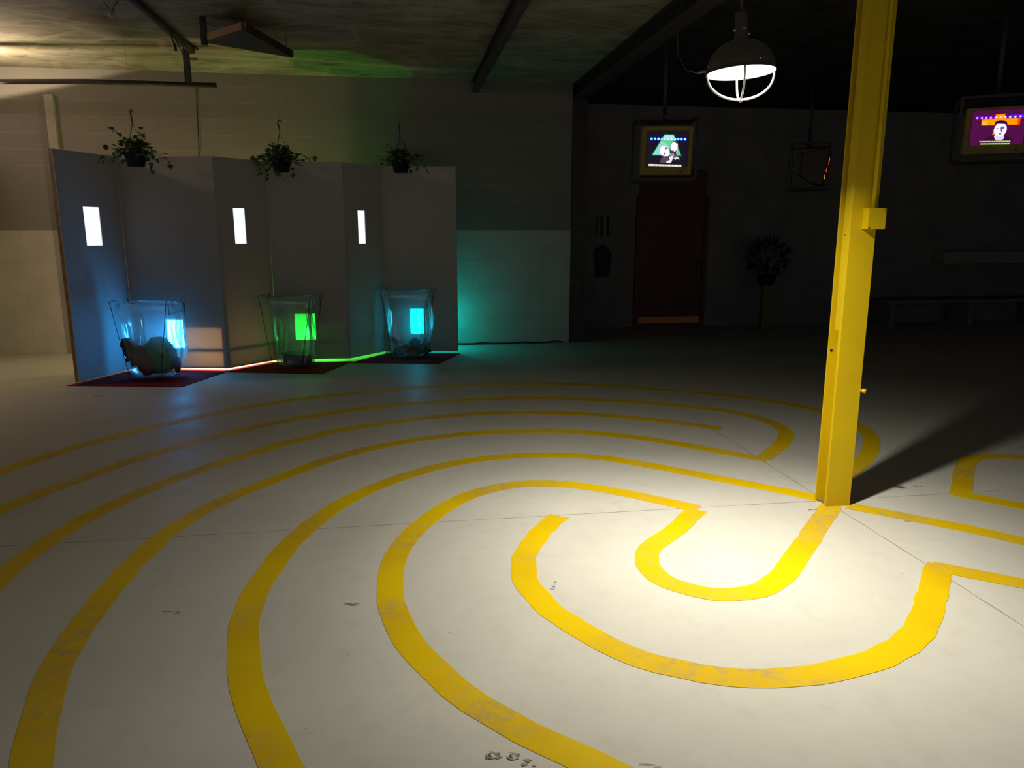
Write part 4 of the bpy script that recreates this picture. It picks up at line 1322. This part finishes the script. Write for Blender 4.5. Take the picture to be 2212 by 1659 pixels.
hanging_plant((-3.965, 8.2, 2.283), 'hanging plant in a black pot over the left bay', 1, 1.0, R(80),
              [[(-0.05, 0.15), (-0.12, 0.30), (-0.22, 0.37), (-0.25, 0.40)], [(0.02, 0.2), (0.06, 0.34), (0.07, 0.40)], [(0.08, 0.2), (0.12, 0.33), (0.14, 0.27)],
               [(0.08, 0.16), (0.15, 0.14), (0.2, 0.08), (0.28, 0.09), (0.33, 0.06), (0.35, -0.02)], [(0.1, 0.13), (0.15, 0.04), (0.17, -0.04)],
               [(-0.1, 0.15), (-0.18, 0.18), (-0.20, 0.10)], [(-0.1, 0.12), (-0.2, 0.07), (-0.3, 0.085), (-0.36, 0.05)], [(-0.09, 0.12), (-0.14, 0.07)]])
hanging_plant((-2.655, 8.95, 2.282), 'hanging plant with long side shoots over the middle bay', 2, 1.15, R(0),
              [[(-0.06, 0.16), (-0.16, 0.20), (-0.26, 0.17), (-0.28, 0.10)], [(-0.08, 0.14), (-0.18, 0.10), (-0.22, 0.02), (-0.25, -0.02)], [(-0.03, 0.2), (-0.07, 0.32), (-0.1, 0.28)],
               [(0.04, 0.2), (0.08, 0.30), (0.10, 0.2)], [(0.09, 0.14), (0.17, 0.13), (0.26, 0.15), (0.34, 0.17), (0.40, 0.16)], [(0.1, 0.12), (0.2, 0.08)],
               [(-0.08, 0.12), (-0.16, 0.03), (-0.17, -0.06)], [(0.11, 0.12), (0.125, 0.0), (0.13, -0.02)], [(-0.06, 0.1), (-0.03, -0.04), (0.02, -0.07)]])
hanging_plant((-1.361, 9.5, 2.317), 'hanging plant in shadow over the right bay', 3, 1.05, R(85),
              [[(-0.08, 0.14), (-0.16, 0.17), (-0.22, 0.11)], [(-0.06, 0.18), (-0.12, 0.30), (-0.15, 0.33)], [(0.02, 0.18), (0.06, 0.30), (0.06, 0.34)],
               [(0.09, 0.16), (0.18, 0.16), (0.20, 0.05), (0.21, 0.02)], [(0.1, 0.15), (0.25, 0.20), (0.29, 0.12), (0.31, 0.02)], [(0.1, 0.1), (0.14, 0.0)], [(0.05, 0.2), (0.11, 0.21), (0.16, 0.12)]])


# ------------------------------------------------------------------ televisions in hanging cages
EM = {}


def em(col, s=1.0):
    k = (col, s)
    if k not in EM:
        EM[k] = emit('screen_glow_%d' % len(EM), col, s)
    return EM[k]


class Pic:
    """flat coloured patches on a tube face, x right and z up in metres, each a hair in front of the last"""
    def __init__(self):
        self.bm = B()
        self.mats = []
        self.y = -0.0015

    def poly(self, pts, col, s=1.0):
        m_ = em(col, s)
        if m_ not in self.mats:
            self.mats.append(m_)
        i = self.mats.index(m_)
        self.y -= 0.00012
        f = self.bm.faces.new([self.bm.verts.new((x, self.y, z)) for x, z in pts])
        f.material_index = i
        f.normal_update()
        if f.normal.y > 0:
            f.normal_flip()

    def disc(self, x, z, rx, rz, col, s=1.0, n=16, rot=0.0):
        P = []
        for k in range(n):
            a = 2 * PI * k / n
            ex, ez = rx * math.cos(a), rz * math.sin(a)
            P.append((x + ex * math.cos(rot) - ez * math.sin(rot), z + ex * math.sin(rot) + ez * math.cos(rot)))
        self.poly(P, col, s)


def television(label, loc, rot, w, h, sw, sh, glow, pic, cage_label, pole_top, cage_rot, dx=0.0, dz=0.0, hm='tv_yellow'):
    t = thing('television', label, 'television', loc, rot, 'hanging televisions')
    bm = B()
    # front frame around the tube, body narrowing to the back
    def rect(hw, hh, y, cx=0.0, cz=0.0, c=0.012):
        return [bm.verts.new((cx + x, y, cz + z)) for x, z in ((-hw + c, -hh), (hw - c, -hh), (hw, -hh + c), (hw, hh - c), (hw - c, hh), (-hw + c, hh), (-hw, hh - c), (-hw, -hh + c))]
    rings = [rect(sw / 2, sh / 2, 0.014, dx, dz), rect(sw / 2 + 0.012, sh / 2 + 0.012, -0.004, dx, dz), rect(w / 2 - 0.006, h / 2 - 0.006, -0.010), rect(w / 2, h / 2, -0.002),
             rect(w / 2, h / 2, 0.12), rect(w * 0.42, h * 0.41, 0.22), rect(w * 0.28, h * 0.26, 0.40)]
    for a, b in zip(rings, rings[1:]):
        for k in range(8):
            bm.faces.new([a[k], b[k], b[(k + 1) % 8], a[(k + 1) % 8]])
    bm.faces.new(rings[-1])
    bmesh.ops.recalc_face_normals(bm, faces=bm.faces)
    obj('housing', bm, M[hm], t)
    bm = B()
    n = 8
    V = [[bm.verts.new((dx + (i / n - .5) * (sw + 0.004), 0.010 - 0.009 * (1 - (2 * i / n - 1) ** 2) * (1 - (2 * j / n - 1) ** 2), dz + (j / n - .5) * (sh + 0.004))) for j in range(n + 1)] for i in range(n + 1)]
    for i in range(n):
        for j in range(n):
            bm.faces.new([V[i][j], V[i + 1][j], V[i + 1][j + 1], V[i][j + 1]])
    s = obj('screen', bm, glow, t, smooth=True)
    if pic:
        obj('picture', pic.bm, pic.mats, s)
    bm = B()
    tube(bm, [(w * 0.3, -0.011, -h / 2 + 0.03), (w * 0.3, -0.018, -h / 2 + 0.03)], 0.010, 12)
    obj('knob', bm, M['cage'], t)
    # cage
    cz = loc[2] - h / 2 - 0.03
    c = thing('television_cage', cage_label, 'cage', (loc[0], loc[1], cz), (0, 0, cage_rot), 'television cages')
    W, H, D = w / 2 + 0.035, h + 0.10, 0.46
    b = 0.012
    bm = B()
    box(bm, -W, W, -0.03, 0.0, -0.02, 0.006)
    box(bm, -W, W, D - 0.03, D, -0.02, 0.006)
    box(bm, -W, -W + 0.03, 0.0, D - 0.03, -0.02, 0.006)
    box(bm, W - 0.03, W, 0.0, D - 0.03, -0.02, 0.006)
    box(bm, -W + 0.03, W - 0.03, 0.1, D - 0.03, -0.02, -0.01)
    obj('shelf', bm, M['cage'], c)
    for sx in (-1, 1):
        for y in (-0.02, D - 0.02):
            bm = B()
            box(bm, sx * W - b, sx * W + b, y - b * 0.6, y + b * 0.6, 0.006, H)
            obj('upright', bm, M['cage'], c)
    bm = B()
    box(bm, -W - b, W + b, -0.03, -0.01, H, H + 0.022)
    box(bm, -W - b, W + b, D - 0.03, D - 0.01, H, H + 0.022)
    box(bm, -W - b, -W + b, -0.01, D - 0.03, H, H + 0.022)
    box(bm, W - b, W + b, -0.01, D - 0.03, H, H + 0.022)
    box(bm, -W, W, D / 2 - 0.03, D / 2 + 0.03, H, H + 0.02)
    obj('top_frame', bm, M['cage'], c)
    bm = B()
    tube(bm, [(0, D / 2, H + 0.02), (0, D / 2, pole_top - cz)], 0.02, 12)
    lathe_z = pole_top - cz
    box(bm, -0.07, 0.07, D / 2 - 0.07, D / 2 + 0.07, lathe_z - 0.012, lathe_z)
    obj('pole', bm, M['cage'], c)
    return t


# left television: dots, a green wedge of light, two people talking, a caption
SX = 0.372 / 860.0


def p1(zx, zy):
    return ((zx - 930) * SX, (800 - zy) * SX)


P = Pic()
P.poly([p1(505, 465), p1(1360, 465), p1(1350, 1135), p1(495, 1135)], (0.012, 0.008, 0.02), 1.0)
P.poly([p1(545, 505), p1(1360, 515), p1(1350, 600), p1(545, 580)], (0.0, 0.0, 0.35), 1.0)
P.poly([p1(860, 450), p1(1070, 455), p1(1262, 915), p1(600, 895)], (0.0, 0.45, 0.06), 1.0)
P.poly([p1(870, 470), p1(1060, 474), p1(1246, 895), p1(625, 878)], (0.13, 0.70, 0.30), 1.0)
P.poly([p1(800, 580), p1(720, 730), p1(625, 878), p1(900, 885), p1(1000, 720)], (0.33, 0.68, 0.66), 1.0)
P.poly([p1(870, 470), p1(1060, 474), p1(1100, 575), p1(815, 570)], (0.55, 0.75, 0.95), 1.0)
for k, (x, hot) in enumerate(((585, 0), (660, 0), (735, 1), (810, 0), (880, 1), (955, 1), (1030, 1), (1100, 1), (1170, 0), (1240, 0), (1315, 1))):
    P.disc(*p1(x, 545 + (x - 585) * 0.018), 30 * SX, 30 * SX, (0.10, 0.45, 1.0), 1.0)
    P.disc(*p1(x, 545 + (x - 585) * 0.018), 21 * SX, 21 * SX, (0.75, 0.9, 1.0) if hot else (0.2, 0.85, 1.0), 1.2)
# person on the left, head bent, pale hair
P.poly([p1(790, 1050), p1(830, 920), p1(960, 900), p1(1000, 1060)], (0.10, 0.06, 0.11), 1.0)
P.poly([p1(775, 780), p1(800, 715), p1(880, 690), p1(930, 720), p1(965, 780), p1(1000, 850), p1(985, 910), p1(880, 915), p1(815, 890), p1(780, 840)], (0.95, 0.92, 1.0), 1.1)
P.poly([p1(905, 720), p1(940, 735), p1(915, 770), p1(895, 760)], (0.04, 0.03, 0.06), 1.0)
P.poly([p1(860, 870), p1(880, 830), p1(905, 860), p1(890, 890)], (0.25, 0.2, 0.28), 1.0)
# person on the right, long hair, smiling
P.poly([p1(1000, 700), p1(1030, 620), p1(1090, 590), p1(1140, 605), p1(1175, 680), p1(1180, 870), p1(1140, 900), p1(1000, 850)], (0.05, 0.035, 0.06), 1.0)
P.disc(*p1(1080, 720), 72 * SX, 105 * SX, (0.96, 0.93, 1.0), 1.1)
P.poly([p1(1140, 620), p1(1165, 660), p1(1172, 870), p1(1160, 910), p1(1140, 840), p1(1148, 720)], (0.9, 0.75, 0.95), 1.0)
P.poly([p1(1030, 785), p1(1065, 800), p1(1100, 785), p1(1075, 830), p1(1045, 825)], (0.05, 0.03, 0.06), 1.0)
P.poly([p1(1015, 860), p1(1090, 850), p1(1110, 960), p1(1040, 990)], (0.30, 0.25, 0.32), 1.0)
P.poly([p1(980, 930), p1(1060, 905), p1(1075, 960), p1(1035, 1060), p1(940, 1055), p1(930, 1030), p1(1010, 990)], (0.85, 0.85, 0.95), 1.0)
P.poly([p1(1150, 920), p1(1200, 940), p1(1225, 990), p1(1170, 970), p1(1120, 1000), p1(1100, 965)], (0.75, 0.7, 0.85), 1.0)
rnd = random.Random(12)
x = 545
while x < 1255:
    w_ = rnd.uniform(16, 46)
    P.poly([p1(x, 1078 + (x - 545) * 0.03), p1(x + w_, 1078 + (x + w_ - 545) * 0.03), p1(x + w_, 1118 + (x + w_ - 545) * 0.03), p1(x, 1118 + (x - 545) * 0.03)], (1.0, 0.93, 0.75), 1.0)
    x += w_ + 5
GL1 = emit('tube_black', (0.010, 0.008, 0.014), 1.0)
television('lit tube television in a cage left of the pendant lamp showing two people', (1.487, 7.5, 2.373), (R(6), 0, R(-3)), 0.49, 0.455, 0.385, 0.315, GL1, P,
           'black hanging cage around the television showing two people', 3.62, R(-3), 0.005, 0.02)

# right television: orange bars, one person, two caption lines
S3 = 0.372 / 1010.0


def p3(zx, zy):
    y = zy + (zx - 490) * 0.085
    x = zx + (zy - 480) * 0.065
    return ((x - 1000) * S3, (830 - y) * S3)


P = Pic()
P.poly([(-0.186, -0.122), (0.186, -0.122), (0.186, 0.128), (-0.186, 0.128)], (0.085, 0.006, 0.065), 1.0)
P.poly([p3(545, 510), p3(1530, 425), p3(1535, 510), p3(545, 565)], (0.13, 0.0, 0.42), 1.0)
P.poly([p3(1200, 455), p3(1530, 425), p3(1535, 510), p3(1200, 535)], (0.10, 0.01, 0.85), 1.0)
P.poly([p3(925, 450), p3(1110, 432), p3(1110, 540), p3(925, 560)], (1.0, 0.10, 0.0), 1.0)
P.poly([p3(945, 465), p3(1100, 450), p3(1100, 540), p3(945, 550)], (1.0, 0.42, 0.0), 1.0)
P.poly([p3(660, 560), p3(1400, 515), p3(1390, 660), p3(660, 700)], (1.0, 0.07, 0.0), 1.0)
P.poly([p3(675, 560), p3(1350, 520), p3(1345, 650), p3(665, 690)], (1.0, 0.36, 0.0), 1.0)
P.poly([p3(675, 610), p3(780, 605), p3(780, 685), p3(665, 690)], (1.0, 0.50, 0.06), 1.0)
for k, (x, y) in enumerate(((575, 537), (662, 533), (748, 530), (835, 524), (930, 515), (1020, 508), (1112, 503), (1200, 495), (1300, 488), (1395, 478), (1480, 468))):
    P.disc(*p3(x, y), 24 * S3, 22 * S3, (0.75, 0.25, 1.0), 1.0)
    P.disc(*p3(x, y), 15 * S3, 14 * S3, (1.0, 0.85, 1.0), 1.2)
P.poly([p3(700, 1010), p3(800, 930), p3(930, 890), p3(1110, 890), p3(1220, 930), p3(1290, 980), p3(1280, 1020)], (0.04, 0.004, 0.05), 1.0)
P.poly([p3(880, 890), p3(905, 760), p3(940, 760), p3(920, 890)], (1.0, 0.22, 0.0), 1.0)
P.poly([p3(915, 920), p3(950, 860), p3(1100, 860), p3(1115, 950), p3(1060, 1000), p3(950, 1000)], (0.80, 0.70, 0.95), 1.0)
P.disc(*p3(1030, 770), 122 * S3, 152 * S3, (0.92, 0.90, 1.0), 1.05)
P.poly([p3(912, 680), p3(930, 610), p3(1000, 575), p3(1090, 575), p3(1150, 610), p3(1165, 690), p3(1140, 680), p3(1110, 650), p3(960, 650), p3(935, 690)], (0.07, 0.0, 0.06), 1.0)
P.poly([p3(1050, 700), p3(1110, 715), p3(1100, 745), p3(1060, 760), p3(1080, 800), p3(1050, 830), p3(1030, 740)], (0.25, 0.08, 0.40), 1.0)
P.poly([p3(950, 740), p3(995, 745), p3(990, 762), p3(955, 758)], (0.25, 0.2, 0.35), 1.0)
P.poly([p3(1000, 850), p3(1055, 845), p3(1050, 875), p3(1010, 880)], (0.30, 0.10, 0.35), 1.0)
rnd = random.Random(13)
for ya, x0, x1 in ((1010, 640, 1255), (1058, 665, 1220)):
    x = x0
    while x < x1 - 20:
        w_ = min(rnd.uniform(20, 60), x1 - x)
        yy = lambda q: ya + 20 - (q - x0) * 0.055
        P.poly([p3(x, yy(x)), p3(x + w_, yy(x + w_)), p3(x + w_, yy(x + w_) + 26), p3(x, yy(x) + 26)], (0.45, 0.85, 0.13), 1.0)
        x += w_ + 7
GL3 = emit('tube_purple', (0.07, 0.006, 0.055), 1.0)
television('lit tube television at the right edge showing one person under orange bars', (3.975, 6.42, 2.425), (R(5), 0, R(-24)), 0.48, 0.37, 0.376, 0.258, GL3, P,
           'black hanging cage around the television at the right edge', 3.62, R(-24), 0.0, 0.03)

# middle television, seen almost from its side
P = Pic()
P.poly([(-0.17, -0.03), (0.17, -0.03), (0.17, 0.14), (-0.17, 0.14)], (1.0, 0.09, 0.03), 1.0)
P.poly([(-0.17, 0.06), (0.02, 0.06), (0.02, 0.125), (-0.17, 0.125)], (0.8, 0.03, 0.25), 1.0)
P.poly([(-0.17, -0.09), (0.17, -0.09), (0.17, -0.075), (-0.17, -0.075)], (1.0, 0.5, 0.05), 1.0)
P.poly([(-0.17, -0.12), (0.17, -0.12), (0.17, -0.10), (-0.17, -0.10)], (0.9, 0.55, 0.04), 1.0)
GL2 = emit('tube_orange', (0.25, 0.03, 0.005), 1.0)
television('tube television seen edge-on left of the yellow column', (4.05, 10.0, 2.40), (R(11), 0, R(66)), 0.49, 0.43, 0.39, 0.30, GL2, P,
           'black hanging cage around the edge-on television left of the column', 3.62, R(66), 0.0, 0.02, 'tv_dark')
